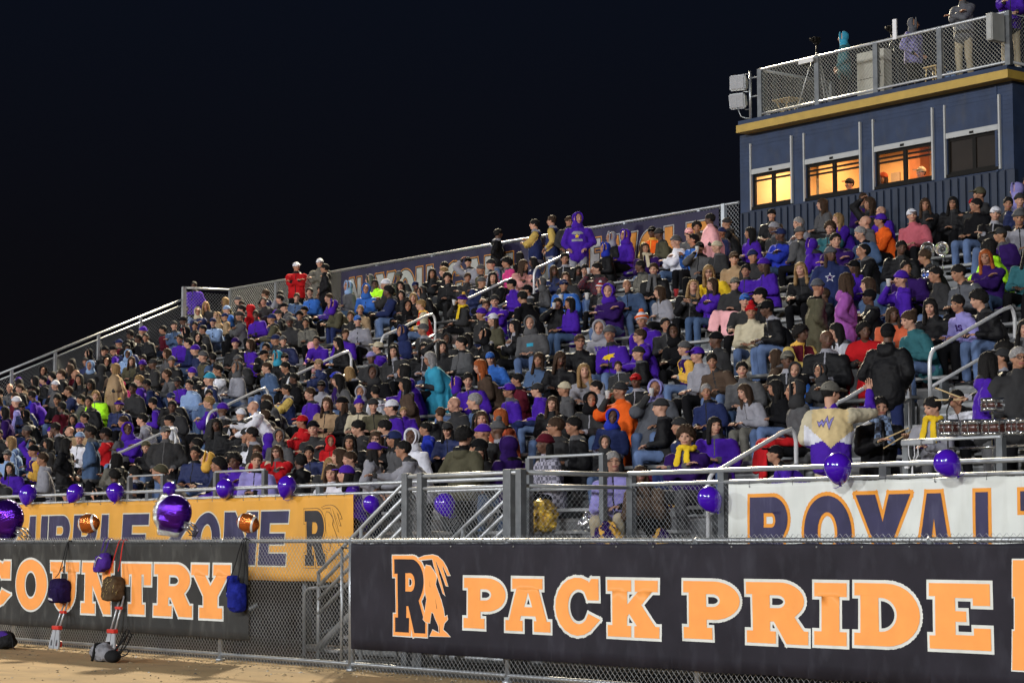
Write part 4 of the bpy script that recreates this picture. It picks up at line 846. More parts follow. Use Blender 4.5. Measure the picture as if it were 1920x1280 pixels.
# ---------------------------------------------------------------- the crowd: one line per person
# photo x y of the head, posture, facing, skin, head, top, legs, extras
PEOPLE = """364 536 st c 3 sh-black purple-j jeans
376 586 s c 2 hd-cream navy-j black
358 612 s c 2 sh-black black-j black
382 618 s l 2 sh-black charcoal-j black
400 605 s c 1 cp-navy ltblue-h jeans
403 596 s l 1 hd-tan tan-h black
422 598 s l 2 cp-navy tan-j jeans
425 582 s l 1 bn-ltblue blue-j jeans
454 572 s c 3 sh-black charcoal-j black
474 582 s b 1 hd-red red-h black
450 592 s l 2 cp-charcoal grey-j black
304 620 s l 2 sh-black maroon-h jeans
280 632 s c 2 sh-black black-j black
258 636 s l 3 sh-black black-h jeans
335 636 s c 2 sh-black purple-h jeans
355 640 s l 1 sh-black navy-s jeans
442 642 s c 1 pm-purplegold black-j black
465 645 s l 1 lg-brown purple-h black
456 675 s c 3 bn-grey charcoal-j black
311 662 s l 2 lg-brown grey-h jeans
322 678 s c 2 bn-grey black-j black
234 666 s c 3 hd-ltblue ltblue-h jeans
242 678 s c 1 lg-brown olive-j black
269 675 s c 3 sh-black black-j black
288 682 s l 3 cp-charcoal charcoal-j black
165 685 s c 2 hd-ltblue charcoal-j black
186 692 s b 2 hd-charcoal charcoal-h black
131 692 s l 1 lg-brown black-j black
116 700 s l 1 sh-brown black-j black
141 702 s l 2 bd-x charcoal-j black
150 708 s c 2 lg-black black-j black
164 718 s c 3 lg-black brown-j black
216 691 st l 1 lg-blonde tan-b black
65 715 s l 1 lg-black black-j black
79 715 s l 1 sh-black black-j black
25 726 s c 1 bd-x grey-j black
39 728 s l 1 sh-brown black-j black
101 724 s l 1 bn-white grey-j black
231 731 s c 3 hd-hotpink hotpink-c black k
261 712 s l 1 sh-blonde purple-j black
250 725 s c 3 sh-black charcoal-j black
275 720 s l 3 sh-black navy-l black
309 700 sf l 2 sh-brown grey-j jeans
360 722 s c 1 sh-black ltblue-h jeans
410 692 s l 2 sh-black white-j black
395 705 s l 1 bn-cyan navy-j black
440 688 s l 2 hd-grey ltgrey-h black
32 752 s l 1 bn-white lilac-h camo
184 742 s c 1 sh-blonde neon-j black
168 746 s c 2 sh-black black-j black
152 750 s l 2 sh-black grey-j black
220 764 s c 2 pm-purplegold navy-j black
100 745 s c 2 sh-black black-s jeans
132 732 s l 2 sh-brown navy-j black
115 762 s b 3 sh-black maroon-j black
10 770 s l 2 lg-black dpurple-h black
135 788 s c 2 lg-black black-j black
160 786 s l 2 sh-black charcoal-j black
268 784 s l 1 sh-black ltgrey-j black
318 791 s l 2 cp-black white-h black
392 754 s l 1 sh-blonde purple-j black
408 762 s b 3 bn-purple charcoal-j black
325 762 s c 3 sh-black charcoal-j black
445 779 s b 1 bn-white white-j black
469 762 sl l 1 bd-x white-s jeans
8 815 s c 1 sh-black black-j black
22 828 s l 1 lg-blonde ltblue-j jeans
9 855 s c 1 cp-grey ltblue-h jeans
62 845 s l 2 bn-black dpurple-l black
79 852 s l 2 sh-brown ltgrey-h black
20 880 s c 1 lg-black purple-j black
5 892 s c 1 bn-grey charcoal-j black
88 835 s l 2 lg-black charcoal-h black
122 832 st r 2 lg-black black-j black
141 822 s c 1 bn-ltblue white-j black
150 804 s c 1 bn-purple tan-j black
170 811 st l 3 sh-black steel-j black
198 812 s l 3 cp-black red-j black
234 808 s b 1 lg-brown grey-j black
231 791 s l 2 sh-brown camo-j black
132 812 s l 1 bd-x tan-j black
251 802 s c 3 hd-purple purple-h black
280 842 s c 1 bn-olive black-j black
311 812 st c 1 cp-grey charcoal-j black
296 850 s l 2 bn-black black-j black
307 870 sf l 2 bn-olive grey-h black
106 800 s l 3 sh-black black-j jeans
362 848 s c 2 sh-black navy-j jeans
389 859 sf l 1 hd-gold navy-j jeans
406 868 s l 2 cu-black black-j black
439 862 s c 1 lg-black purple-j black
448 815 s c 2 bn-charcoal black-j black
370 830 sf l 3 sh-black black-j black
410 795 s c 3 lg-black black-j black
475 842 s c 1 sh-brown white-j black
454 855 s c 3 cu-black purple-h black
210 895 s b 3 cu-black charcoal-h black
245 888 s b 2 cu-black black-j black
212 860 s b 2 lg-black camo-j black
411 868 s l 2 sh-black purple-h black
491 848 s c 2 sh-brown red-l black g
528 850 s c 1 lg-brown red-j jeans g
475 846 s c 1 sh-brown lilac-j black
499 829 s b 1 hd-purple purple-h black
520 821 s c 2 hd-grey grey-h black
500 808 s c 2 sh-black charcoal-j black
449 810 s c 2 hd-black black-j black
472 812 s l 2 sh-black charcoal-j black
505 749 s l 2 lg-brown grey-j black
536 741 s l 2 sh-black navy-l black
580 739 s l 1 sh-brown purple-j black
600 736 s c 3 cp-black ltgrey-h black
608 756 s c 1 lg-brown tan-j black
644 758 s l 2 bn-black black-j black
670 762 s c 1 pm-purple cream-j black
678 740 s c 2 hd-ltgrey charcoal-j black
702 762 s c 1 bn-charcoal olive-j black
740 756 s l 1 cp-white purple-j black
762 786 s c 1 sh-blonde purple-h black k
675 798 s l 1 sh-black charcoal-h black
724 798 s l 1 sh-black charcoal-j black
564 794 s l 2 cp-red red-j black
600 800 s c 1 bn-black charcoal-h black
655 825 s c 2 lg-black black-j black
692 819 s c 1 lg-brown black-j black g
736 820 s l 2 cp-navy grey-j black
766 818 s c 3 hd-white white-h black
798 809 s l 2 sh-black royal-j black
835 809 s c 1 cp-charcoal navy-j black g
865 820 st b 1 cu-black olive-j black
749 841 sl l 2 sh-black ltgrey-s black g
699 845 st r 1 cp-purple ltgrey-h navy
620 839 s c 2 hd-red red-j black k
638 852 s l 1 lg-brown grey-j black
588 849 s c 2 sh-black navy-j black
660 860 s l 1 sh-brown black-j black
606 874 s c 1 lg-blonde charcoal-j black
625 874 s c 1 lg-brown white-h black
652 880 s l 1 cp-purple purple-h black
555 860 s b 3 sh-black black-j black
710 739 s b 2 sh-black white-s black
556 501 sx c 2 cp-white red-j black
600 494 sx c 1 cp-white camo-j black
609 504 st l 2 sh-black black-j black
524 562 s l 1 sh-black black-j black
500 565 s c 1 sh-black charcoal-j black
585 546 s c 1 sh-black blue-h black
608 546 s c 2 sh-black brown-j black
615 560 s l 1 sh-brown purple-p black
652 536 s l 2 hd-ltblue grey-j jeans
686 541 s c 2 hd-blue blue-h black
691 525 s l 1 hd-grey grey-h black
710 533 s c 3 sh-black neon-j black
724 531 s l 2 bn-white charcoal-j black
730 542 s l 3 cu-black navy-h jeans
758 555 s c 1 lg-black black-j black
778 558 s c 1 lg-blonde black-j black
755 574 s c 2 hd-black black-h black
790 572 s l 1 sh-blonde red-l black
836 508 s l 1 sh-blonde black-j grey m
811 512 s c 2 lg-black black-j black
866 566 sd l 1 pm-purplegold yellow-f black
679 601 s c 1 cp-blue ltgrey-h black
660 594 s c 2 sh-brown black-j black
671 585 s c 1 sh-blonde tan-j black
580 606 s c 2 sh-black camo-j black
550 602 s c 3 bn-grey charcoal-j black
488 590 s c 3 sh-black purple-h black
632 642 s l 1 lg-black black-j black
495 652 s c 2 sh-black black-j black
586 640 sf c 2 sh-black purple-h black
585 661 s b 1 hd-pink pink-h black k
706 654 s l 1 cp-cream purple-j black
696 674 s c 3 bn-lilac charcoal-j black
709 696 s c 3 hd-charcoal black-h black
750 656 s c 1 lg-black charcoal-j black
805 670 s l 2 lg-grey cyan-b black
790 618 s l 2 cp-grey charcoal-j black
755 621 s l 2 hd-navy navy-h black
866 642 s l 1 sh-black grey-j black
792 654 s c 1 lg-black black-j black
835 641 s c 3 hd-charcoal charcoal-h black
760 720 s l 2 lg-black brown-j black
600 686 s l 1 cp-tan navy-j black
631 710 s l 3 bn-royal dpurple-j black
658 701 s b 1 lg-blonde black-j black
504 689 s l 1 sh-brown steel-j black
535 689 s l 2 sh-black black-j black
550 719 s l 3 sh-black black-h black
518 670 s l 2 hd-cyan black-j black
760 692 s l 2 lg-black purple-c black
932 439 st r 3 sh-black black-j black
1002 422 sx l 1 sh-black navy-l black
1034 415 st l 1 sh-brown navy-l jeans
1067 416 st c 2 sh-brown charcoal-j black g
1084 411 st c 1 hd-purple purple-h ltgrey
954 491 s l 2 cu-black hotpink-j black
980 496 s r 2 lg-brown salmon-b black
922 519 s c 1 lg-black black-j black
895 530 s r 2 bn-grey navy-j black
1055 484 s c 2 sh-black black-j black
1071 521 s c 1 lg-brown charcoal-j black
1122 502 sd l 1 sh-black maroon-p jeans
1144 446 s l 2 hd-ltgrey black-j black
1132 468 s l 2 hd-royal black-j black
1168 442 s l 2 hd-purple purple-h black
1221 436 s c 3 cp-black orange-l black
1215 466 s c 2 lg-brown maroon-f black
1200 501 s l 3 sh-black camo-j black
1228 504 s c 1 sh-brown black-f black
1060 536 s c 2 cp-navy blue-j jeans
1012 534 s l 1 hd-grey grey-h black
960 534 s l 2 cp-black purple-j black
988 546 s l 2 cp-black charcoal-j black
936 564 s c 1 bn-charcoal purple-h black
902 575 s c 2 sh-brown black-j black
928 598 s l 1 cp-white olive-j black
1038 571 sd c 2 lg-black black-j black
1065 571 s l 2 lg-black purple-h black
1116 549 s c 1 pm-redwhite black-j black k
1138 542 s c 1 bn-grey grey-j black
1152 542 s c 1 hd-purple dpurple-h black
1188 535 s c 2 bd-x steel-j jeans
1242 549 s l 1 lg-brown ltgrey-j black
1286 536 sp c 1 lg-blonde black-j black
970 609 s l 1 lg-black black-j black
1004 604 s c 1 hd-grey grey-h jeans
1082 639 s c 2 sh-brown black-j black g
1124 612 s c 1 hd-ltgrey ltgrey-h jeans
1150 621 s c 2 bn-grey purple-s jeans
1219 596 s c 2 pm-orangewhite purple-j black
1198 630 s l 1 sh-brown purple-h black g
1278 621 s c 3 hd-black black-h black
1260 610 s c 2 sh-black charcoal-j black
1200 666 s l 1 bn-charcoal black-j jeans
1279 659 s l 1 bn-grey dpurple-l jeans
872 639 s l 2 lg-black charcoal-j black
900 686 s l 1 lg-ginger brown-j black
924 675 s c 1 cp-blue blue-h black
906 630 s l 2 hd-black black-j black
990 555 s b 2 sh-black black-h black
860 754 s l 1 bd-x charcoal-h black
892 749 s l 1 sh-grey steel-j black
950 735 s l 2 cp-purple purple-s black g
1026 760 s c 1 lg-brown black-j jeans
965 720 s l 2 sh-black maroon-j black
1010 735 s l 1 cp-charcoal purple-h jeans
1055 738 s l 2 bn-cream grey-h black
1100 754 s c 2 hd-black charcoal-j black
1122 735 s l 1 sh-black ltgrey-h black
1102 691 sf c 1 lg-blonde ltgrey-h black
1168 701 s c 1 sh-brown charcoal-j black k
1162 732 sd l 2 bn-charcoal orange-b black
1198 718 s c 3 cp-red black-j black
1232 729 sd c 2 hd-lilac slate-b black
1134 788 s c 3 hd-royal navy-h black
1040 795 s l 2 sh-brown charcoal-j black g
1075 795 s l 2 sh-black black-j black
1022 822 s l 3 bn-maroon plaid-p black
894 786 s c 2 lg-black black-j black
915 784 s c 1 lg-brown black-j black
945 780 s b 1 lg-ginger rust-j black
931 802 s b 3 pm-grey charcoal-j black
908 809 s l 2 bn-purple black-j black
903 822 s l 2 cp-black charcoal-j black
951 824 s b 1 hd-dpurple dpurple-j black
904 852 s c 1 lg-black charcoal-j black
1136 845 s c 1 hd-charcoal black-j black k
1167 860 s c 1 sh-grey lilac-j khaki
1288 814 s c 1 cu-brown dpurple-f black
1344 802 s c 1 lg-black purple-j jeans
1318 662 s l 1 cp-purple ltgrey-h black
1338 738 s c 2 sh-grey navy-s black
1399 738 s l 1 lg-brown ltgrey-j camo
1404 695 s c 1 sh-black grey-h black
1458 732 s l 2 lg-black black-h black
1491 728 s l 2 hd-charcoal grey-h black
1475 702 s c 1 hd-charcoal blue-j black
1455 678 s b 2 lg-brown brown-c black
1478 672 s c 3 cp-camo black-j black
1544 706 s l 2 hd-charcoal charcoal-j black k
1552 734 HERO1 b 1 cp-camo sand-j khaki
1454 855 sf l 2 cp-black purple-s black
1650 761 HERO2 r 1 sh-black black-f black
1745 763 HERO3 l 1 sh-black ltgrey-f grey
1799 749 sf l 2 sh-black white-j black g
1850 682 st r 2 lg-black purple-j black
1878 668 HERO4 l 2 cp-charcoal black-j black
1911 673 st c 2 sh-grey charcoal-j black g
1282 439 s c 1 cp-pink grey-j black
1270 452 s l 1 bn-grey white-h black
1294 450 sp l 2 cp-black blue-j black
1308 428 s c 2 cu-black brown-j black
1331 412 st l 3 sh-black pink-b black
1345 466 s l 1 bn-cream charcoal-j black
1352 449 s l 2 bn-navy navy-j black
1311 466 sd c 2 cp-black grey-j black
1339 506 s c 1 lg-blonde yellow-j black g
1376 484 s c 1 cp-brown tan-j black
1395 511 s c 2 sh-black purple-j black
1402 440 s l 2 lg-black purple-h black
1452 430 s l 3 bn-ltgrey charcoal-j black
1502 418 s l 1 sh-grey ltgrey-j black
1501 439 s b 2 bn-grey grey-j black
1420 481 s c 2 bn-navy charcoal-j black
1440 495 s l 3 bn-purple purple-j black
1512 502 s c 1 lg-blonde black-j black
1525 461 sf b 1 hd-purple purple-j black
1548 429 s c 1 cu-brown teal-j black
1558 478 st c 3 bn-slate navy-h jeans
1574 411 s l 1 lg-blonde purple-h black
1576 445 s c 1 sh-black dpurple-h black
1620 418 s l 1 bd-x grey-j black
1618 436 s l 1 sh-grey steel-j black
1648 414 s l 2 cp-purple orange-h black
1654 399 s l 1 bd-x purple-j black
1625 466 sp l 2 sh-black black-j black
1680 466 s c 3 sh-black black-j black
1719 404 s c 1 cp-white coral-h black
1715 502 s c 2 sh-black dpurple-j black
1685 524 sd l 1 bn-purple purple-h black
1635 532 s l 1 lg-brown steel-j black
1629 558 s l 3 cp-black black-j jeans
1585 528 st r 2 lg-brown orchid-j jeans
1530 540 st r 2 bn-slate olive-c black
1600 505 s l 3 cp-black purple-h black
1385 564 s c 1 cp-blue charcoal-h black
1368 536 s c 1 cp-camo charcoal-h black
1411 586 s c 2 pm-red cream-c black
1441 575 s l 3 cp-black black-j jeans
1428 551 s l 1 cp-black black-j black
1328 536 s l 1 lg-brown purple-j black
1511 626 s r 3 cu-black maroon-l black g
1566 621 s l 1 lg-black white-j black
1542 631 s c 3 bd-x black-j black
1620 618 sf c 3 cu-black red-b grey
1660 626 st b 3 cp-black black-j navy
1672 595 s c 3 lg-brown rust-j black
1710 595 s l 1 pn-brown teal-h black
1738 384 s c 2 lg-brown black-j black
1782 384 s c 2 lg-black black-j black g
1831 365 s l 2 cp-olive charcoal-j black
1827 386 s l 2 sh-black black-h black
1852 402 s c 1 cp-white black-j jeans
1821 406 s c 1 bn-red cream-j black k
1878 385 s c 2 sh-black charcoal-j black
1912 378 s c 1 bn-charcoal navy-j black
1905 356 s b 1 hd-lilac lilac-h black
1915 405 s c 2 bn-grey ltgrey-j black
1886 440 s l 2 cp-charcoal dpurple-j black
1864 480 s c 2 lg-ginger dpurple-h black
1850 460 s b 2 lg-black neon-j black
1915 475 s c 3 lg-black teal-h black
1762 511 s l 2 sh-black charcoal-h black
1809 506 s l 2 sh-black slate-j black
1745 574 s c 1 lg-black black-j black
1790 569 s l 2 sh-black lilac-s black
1835 560 s l 1 cu-black black-j black
1910 618 s c 1 lg-black black-j black
1875 658 s b 2 cu-black black-j black"""
CW = dict(plaid='black and white', ltgrey='pale grey', dpurple='dark purple', ltblue='light blue', royal='royal blue', steel='slate blue', charcoal='charcoal', hotpink='hot pink', neon='neon green', camo='camouflage', coral='dusty red', orchid='orchid pink', rust='rust orange', slate='dark grey', cyan='turquoise', jeans='denim', purplegold='purple and gold', redwhite='red and white', orangewhite='orange and white')
cw = lambda c: CW.get(c, c)
def look(skin, head, top, extra, short=False):
    tc_, g = top.split('-'); hk, hc = head.split('-'); c = cw(tc_)
    t = {'j': f'{c} jacket', 'h': f'{c} hoodie' if hk == 'hd' else f'{c} sweatshirt', 's': f'{c} shirt', 'l': f'{c} letterman jacket', 'c': f'long {c} coat', 'b': f'{c} blanket', 'p': f'checked {c} jacket'}.get(g) or \
        {'yellow':'charcoal jacket and gold scarf','maroon':'dark purple jacket and cream scarf','black':'black jacket and grey scarf','dpurple':'dark purple jacket and gold scarf','lilac':'lilac jacket and gold scarf','ltgrey':'pale grey jacket and gold scarf'}[tc_]
    if short: return t
    h = {'sh': f'short {cw(hc)} hair', 'lg': f'long {cw(hc)} hair', 'cu': f'curly {cw(hc)} hair', 'pn': f'{cw(hc)} hair in a bun', 'bd': 'bald head', 'bn': f'{cw(hc)} beanie', 'pm': f'{cw(hc)} pompom beanie', 'cp': f'{cw(hc)} cap', 'hd': 'hood up' if hc == tc_ and g == 'h' else f'{cw(hc)} hood up'}[hk]
    return ('child' if 'k' in extra else 'person')+(' in ' if g != 'b' else ' wrapped in ')+t+', '+h+(', glasses' if 'g' in extra else '')
SPECIAL = {
 (1552,734): 'HERO1', (1650,761): 'HERO2', (1745,763): 'HERO3', (1878,668): 'HERO4'}
rows = []
for ln in PEOPLE.strip().split('\n'):
    w = ln.split(); rows.append(dict(x=float(w[0]), y=float(w[1]), pose=w[2], face=w[3], skin=w[4], head=w[5], top=w[6], legs=w[7], ex=w[8] if len(w) > 8 else ''))
BETA = dict(l=(-20,12), c=(20,10), r=(88,12), b=(-72,15)); HY = dict(l=-12, c=34, r=34, b=-12)
BS = dict(l=(-38,10), c=(38,12), r=(138,10), b=(205,12))
occ = {}
placed = []
def solve(p, hz, hy):
    d = VD+CR*((p['x']-960)/FPX)+CU*((640-p['y'])/FPX); s = RISE/RUN
    t = (Z0+hz-s*(Y0+hy)-EYE.z)/(d.z-s*d.y); P = EYE+d*t
    return (P.y-Y0-hy)/RUN, d
for i, p in enumerate(rows):
    st_ = p['pose'] in ('st','sx','sl') or p['pose'].startswith('HERO'); 
    if p['pose'] in ('HERO2','HERO3'): st_ = False
    kid = .76 if 'k' in p['ex'] else 1.0
    if not st_:
        if p['pose'] == 's': p['pn'] = random.choice(['lap','lap','crossed','pocket','pocket','clasp','slump'])
        elif p['pose'] == 'sf': p['pn'] = 'fwd'
        elif p['pose'] == 'sd': p['pn'] = 'drink'
        elif p['pose'] == 'sp': p['pn'] = 'phone'
        else: p['pn'] = p['pose']
    else: p['pn'] = p['pose']
    p['stand'] = st_; hy = HY[p['face']]
    if p['pn'].startswith('HERO'): hz, hyy = {'HERO1':(1.63,-.02),'HERO2':(1.21,-.1),'HERO3':(1.22,-.1),'HERO4':(1.63,-.05)}[p['pn']]
    else:
        a = SITH.get(p['pn']) or STANDH[p['pn']]; th = R_(a['lean']); hz = (.535 if not st_ else .93)+.44*math.cos(th)+.085+.155; hyy = -(.44+.085+.08)*math.sin(th)
    hz *= kid; base = .57 if not st_ else .26
    kf, d = solve(p, hz, base+hyy); best = None
    for k in (round(kf), round(kf)+(1 if kf > round(kf) else -1), round(kf)-(1 if kf > round(kf) else -1)):
        if k < -1: k = -1
        top_ = KT if st_ else KT-1
        if k > top_: k = top_
        Yh = yk(k)+base+hyy+(.1 if k == KT else 0); t = (Yh-EYE.y)/d.y; X = d.x*t; Z = EYE.z+d.z*t; zb = ZB if k == KT else zk(k)
        dz = Z-(zb+hz); conf = sum(1 for q in occ.get(k, []) if abs(q-X) < .40)
        cost = abs(dz)+conf*.22
        if best is None or cost < best[0]: best = (cost, k, X, dz, zb)
    _, k, X, dz, zb = best; occ.setdefault(k, []).append(X)
    p['k'] = k; p['X'] = X; p['sc'] = kid*(1+max(-.11, min(.11, dz/hz))); p['Y'] = yk(k)+base+(.1 if k == KT else 0); p['Z'] = zb; p['t'] = (V((X,p['Y'],zb))-EYE).dot(VD)
# the 288 that show largest are things of their own, with the distinctive ones far up
keep = sorted(range(len(rows)), key=lambda i: rows[i]['t']-(12 if rows[i]['stand'] else 0)-(14 if rows[i]['top'].split('-')[0] in ('neon','hotpink','red','orange','pink','yellow') else 0))
ind = set(keep[:288])
# labels that single each one out
L1 = [look(p['skin'], p['head'], p['top'], p['ex']) for p in rows]
pose_w = {'drink':'drinking','phone':'looking down at hands','fwd':'bent forward','crossed':'arms crossed','clasp':'leaning on knees'}
cnt = lambda L, s: sum(1 for q in L if q == s)
TW = [look(p['skin'], p['head'], p['top'], p['ex'], True) for p in rows]
MARKS = [(1312, 858, 'lilac jacket and gold scarf')]
marks = [i for i in range(len(rows)) if i in ind and cnt(TW, TW[i]) == 1]
marks2 = [i for i in range(len(rows)) if i in ind and cnt(L1, L1[i]) == 1 and i not in marks]
def rel(a, b):
    dx, dy = rows[a]['x']-rows[b]['x'], rows[a]['y']-rows[b]['y']
    return ('just right of' if dx > 0 else 'just left of') if abs(dx) > abs(dy) else ('just below' if dy > 0 else 'just above')
used = set()
for i in sorted(ind):
    p = rows[i]
    if p['pn'].startswith('HERO'): continue
    st_ = ('standing ' if p['stand'] else '')
    base = (L1[i].replace('person', 'standing person', 1) if p['stand'] else L1[i])
    same = [j for j in range(len(rows)) if L1[j] == L1[i] and j != i]
    if not same or (p['stand'] and not any(rows[j]['stand'] for j in same)): lab = base+('' if len(base.split()) > 5 else ' seated on the bleachers')
    else:
        lab = None
        for mk, nm in ((marks, TW), (marks2, L1)):
            for m in sorted(mk, key=lambda m: (rows[m]['x']-p['x'])**2+(rows[m]['y']-p['y'])**2)[:9]:
                if m == i: continue
                r = rel(i, m); dist = math.hypot(rows[m]['x']-p['x'], rows[m]['y']-p['y'])
                if any(rel(j, m) == r and math.hypot(rows[m]['x']-rows[j]['x'], rows[m]['y']-rows[j]['y']) < dist*1.6 for j in same): continue
                n = nm[m] if nm is TW else L1[m].replace('person in ', '').replace('wrapped in ', '').replace('person ', '').replace(', ', ' and ', 1)
                far = dist > 85; r_ = r.replace('just ', '') if far else r; tail = [f"{r_} the {n}", f"{r_.replace('just ', '')} the {n}", f"{r_.replace('just ', '')} {n}"]
                s = next((f"{base}, {q}" for q in tail if len((base+' '+q).split()) <= 16), f"{base}, {tail[2]}")
                if len(s.split()) <= 16 and s not in used: lab = s; break
            if lab: break
        if not lab: lab = f"{base}, row {p['k']+2} from the front, photo spot {int(p['x'])}"; print('NOLABEL', lab)
    used.add(lab); p['label'] = lab
# hero poses near the rail
H1 = Pose('HERO1', 'stand', lean=3, hands=((-.36,-.30,1.64),(.15,-.20,1.02)), yaw=-48, pitch=4, poleR=(-.5,-.1,-1), wide=1.05)
H2 = Pose('HERO2', 'sit', lean=8, hands=((-.14,-.40,.82),(.16,-.38,.86)), yaw=-8, pitch=2)
H3 = Pose('HERO3', 'sit', lean=6, hands=((-.12,-.40,.76),(.12,-.40,.76)), yaw=-24, pitch=14)
H4 = Pose('HERO4', 'stand', lean=6, hands=((-.14,-.46,1.13),(.15,-.46,1.10)), yaw=6, pitch=-14)
HB = {'HERO1': 215, 'HERO2': 64, 'HERO3': 10, 'HERO4': -42}
def hero_geo(po, fat=1.0):
    po.body = body_mesh(po, po.name); po.g = dict(jacket=jacket_mesh(po, po.name, fat, hoodback=False), hoodie=jacket_mesh(po, po.name+'h', fat*.98), trousers=trouser_mesh(po, po.name), shoes=[shoe_mesh(po, 'R'), shoe_mesh(po, 'L')], scarf=scarf_mesh(po), blanket=None); po.key = po.name
for h_ in (H1, H2, H3, H4): hero_geo(h_, 1.16 if h_ is H1 else 1.0)
def hero_panels(me, po):
    mi = [0]*len(me.polygons); old = [p.material_index for p in me.polygons]
    me.materials.append(cloth('purple')); me.materials.append(cloth('white'))
    for i, p in enumerate(me.polygons):
        c = p.center; m = 1 if old[i] == 1 else 0
        if not (old[i] == 1 and abs(c.x) > .27):
            if c.z < 1.0+.95*abs(c.x+.02): m = 4 if (c.z > 1.11-.35*abs(c.x) and abs(c.x) > .06) else 3
            if c.z < 1.04 and abs(c.x+.02) > .05: m = 3
        if c.z > po.N.z-.005: m = 3
        for k in 'RL':
            if (c-po.wr[k]).length < .085: m = 3
        mi[i] = m
    me.polygons.foreach_set('material_index', mi); me.update()
hero_panels(H1.g['jacket'], H1); H1.g['jacket'].materials[0] = cloth('sand')
HERO = dict(HERO1=H1, HERO2=H2, HERO3=H3, HERO4=H4)
HLAB = dict(HERO1='person pointing, seen from behind in cream and purple jacket and camouflage cap', HERO2='seated drummer in black with blue and white scarf holding wooden drumsticks', HERO3='seated drummer in pale grey RHS sweatshirt with gold scarf round neck', HERO4='standing drummer in black jacket with grey cap playing the row of drums')
yaw_off = lambda b: R_(b)
def coat_for(po, nm):
    if po.g.get('coat') is None: po.g['coat'] = jacket_mesh(po, nm+'c', 1.08, coat=True)
    return po.g['coat']
crowd = []
for i, p in enumerate(rows):
    hero = p['pn'] in HERO
    b0, sp_ = (BS if p['stand'] else BETA)[p['face']]; beta = b0+random.uniform(-sp_, sp_)
    if hero: beta = HB[p['pn']]
    hy = p['hy'] = HY[p['face']]+random.choice([0, -15 if p['face'] in 'cr' else 18])
    po = p['po'] = HERO[p['pn']] if hero else pose(p['pn'], hy)
    fy = p['Y']+po.Hc.y*p['sc']*(1-math.cos(R_(beta))) if not p['stand'] else p['Y']
    fx = p['X']-(-po.Hc.y*math.sin(R_(beta)))*p['sc'] 
    M = Matrix.Translation((fx, fy, p['Z']))@Matrix.Rotation(R_(beta), 4, 'Z')@(Matrix.Rotation(R_(random.uniform(-7,7)), 4, 'Y') if not p['stand'] and not hero else Matrix.Identity(4))
    p['M'] = M
    if i not in ind: crowd.append((po, M, p['sc'], p['skin'], p['head'], p['top'], p['legs'])); continue
    if p['legs'] == 'black' and not hero and random.random() < .38: p['legs'] = random.choice(['jeans','jeans','steel','grey'])
    g = po.g
    if p['top'].endswith('-c'): g = dict(po.g); g['jacket'] = coat_for(po, p['pn'])
    sl = 'cream' if p['pn'] == 'HERO1' else None
    o = make_person(po, p['skin'], p['head'], p['top'], p['legs'], p['ex'], g, sl)
    s = p['sc']
    o.matrix_basis = M@Matrix.Diagonal((s*random.uniform(1.02,1.13), s*random.uniform(1.0,1.07), s, 1))
    if not p['stand']:   # keep the seat height when the figure is scaled
        o.location.z += .43*(1-s)
    tag(o, HLAB.get(p['pn']) or p['label'], 'person', 'drummers of the marching band' if p['pn'] in ('HERO2','HERO3','HERO4') else 'spectators on the bleachers'); p['o'] = o
print('individuals', len(ind), 'rest', len(crowd))
# prints on garments of people one can pick out
def near(x, y): return min((p for p in rows if 'o' in p), key=lambda p: (p['x']-x)**2+(p['y']-y)**2)
def jk(o): return [c for c in o.children if c.name.startswith(('jacket','sweatshirt'))][0]
def word(s, font, w=1., gap=.12): 
    n = len(s); tot = n*w+(n-1)*gap; return [place(font[c], (-tot/2+i*(w+gap))/1., (-tot/2+i*(w+gap)+w), -.5*w*1.25, .5*w*1.25) for i, c in enumerate(s)]
GOLDP = cloth('yellow', 'h'); PURP = cloth('purple', 'h'); WHP = cloth('white', 'h'); NVP = cloth('dpurple', 'h'); CYP = cloth('cyan', 'h')
def star(r=1., r2=.4): return orient([[(math.sin(R_(36*i))*(r if i % 2 == 0 else r2), math.cos(R_(36*i))*(r if i % 2 == 0 else r2)) for i in range(10)]])
p = near(1745, 763); emblem(jk(p['o']), [(g_, 0, 1) for g_ in word('RHS', SLAB)], (0, .80), .085, [NVP])
p = near(1279, 659); emblem(jk(p['o']), [(g_, 0, 1) for g_ in word('R', SLAB)], (.06, .83), .11, [GOLDP])
p = near(1002, 422); emblem(jk(p['o']), [(g_, 0, 1) for g_ in word('R', SLAB)], (.10, 1.32), .085, [cloth('cream', 'h')])
p = near(1150, 621); emblem(jk(p['o']), [(orient([[(-1.2,-.1),(-.6,.25),(.1,.45),(1.1,.5),(.7,.2),(1.0,.0),(.4,-.05),(.2,-.5),(-.1,-.2),(-.5,-.3),(-.7,-.1)]]), 0, 1)], (0, .86), .11, [GOLDP])
p = near(1084, 411); emblem(jk(p['o']), [(orient([[(-1,.5),(-.6,.9),(.6,.9),(1,.5),(.4,.3),(-.4,.3)]]), 0, 1), (star(.45, .2), 1, 2), (orient([[(-.9,-.5),(.9,-.5),(.9,-.9),(-.9,-.9)]]), 0, 1)], (0, 1.24), .12, [cloth('ltgrey', 'h'), GOLDP])
p = near(1004, 604); emblem(jk(p['o']), [(orient([[(-.8,-.4),(.8,-.4),(.8,.4),(-.8,.4)]]), 0, 1)], (0, .84), .075, [CYP])
p = near(1557, 477); emblem(jk(p['o']), [(star(), 1, 1), (star(.72, .28), 0, 2)], (0, 1.22), .085, [NVP, WHP])
p = near(730, 542); emblem(jk(p['o']), [(star(), 0, 1)], (0, .84), .09, [cloth('gold', 'h')])
p = near(1790, 569); emblem(jk(p['o']), [(g_, 0, 1) for g_ in word('RS', SLAB)], (0, .82), .07, [NVP])
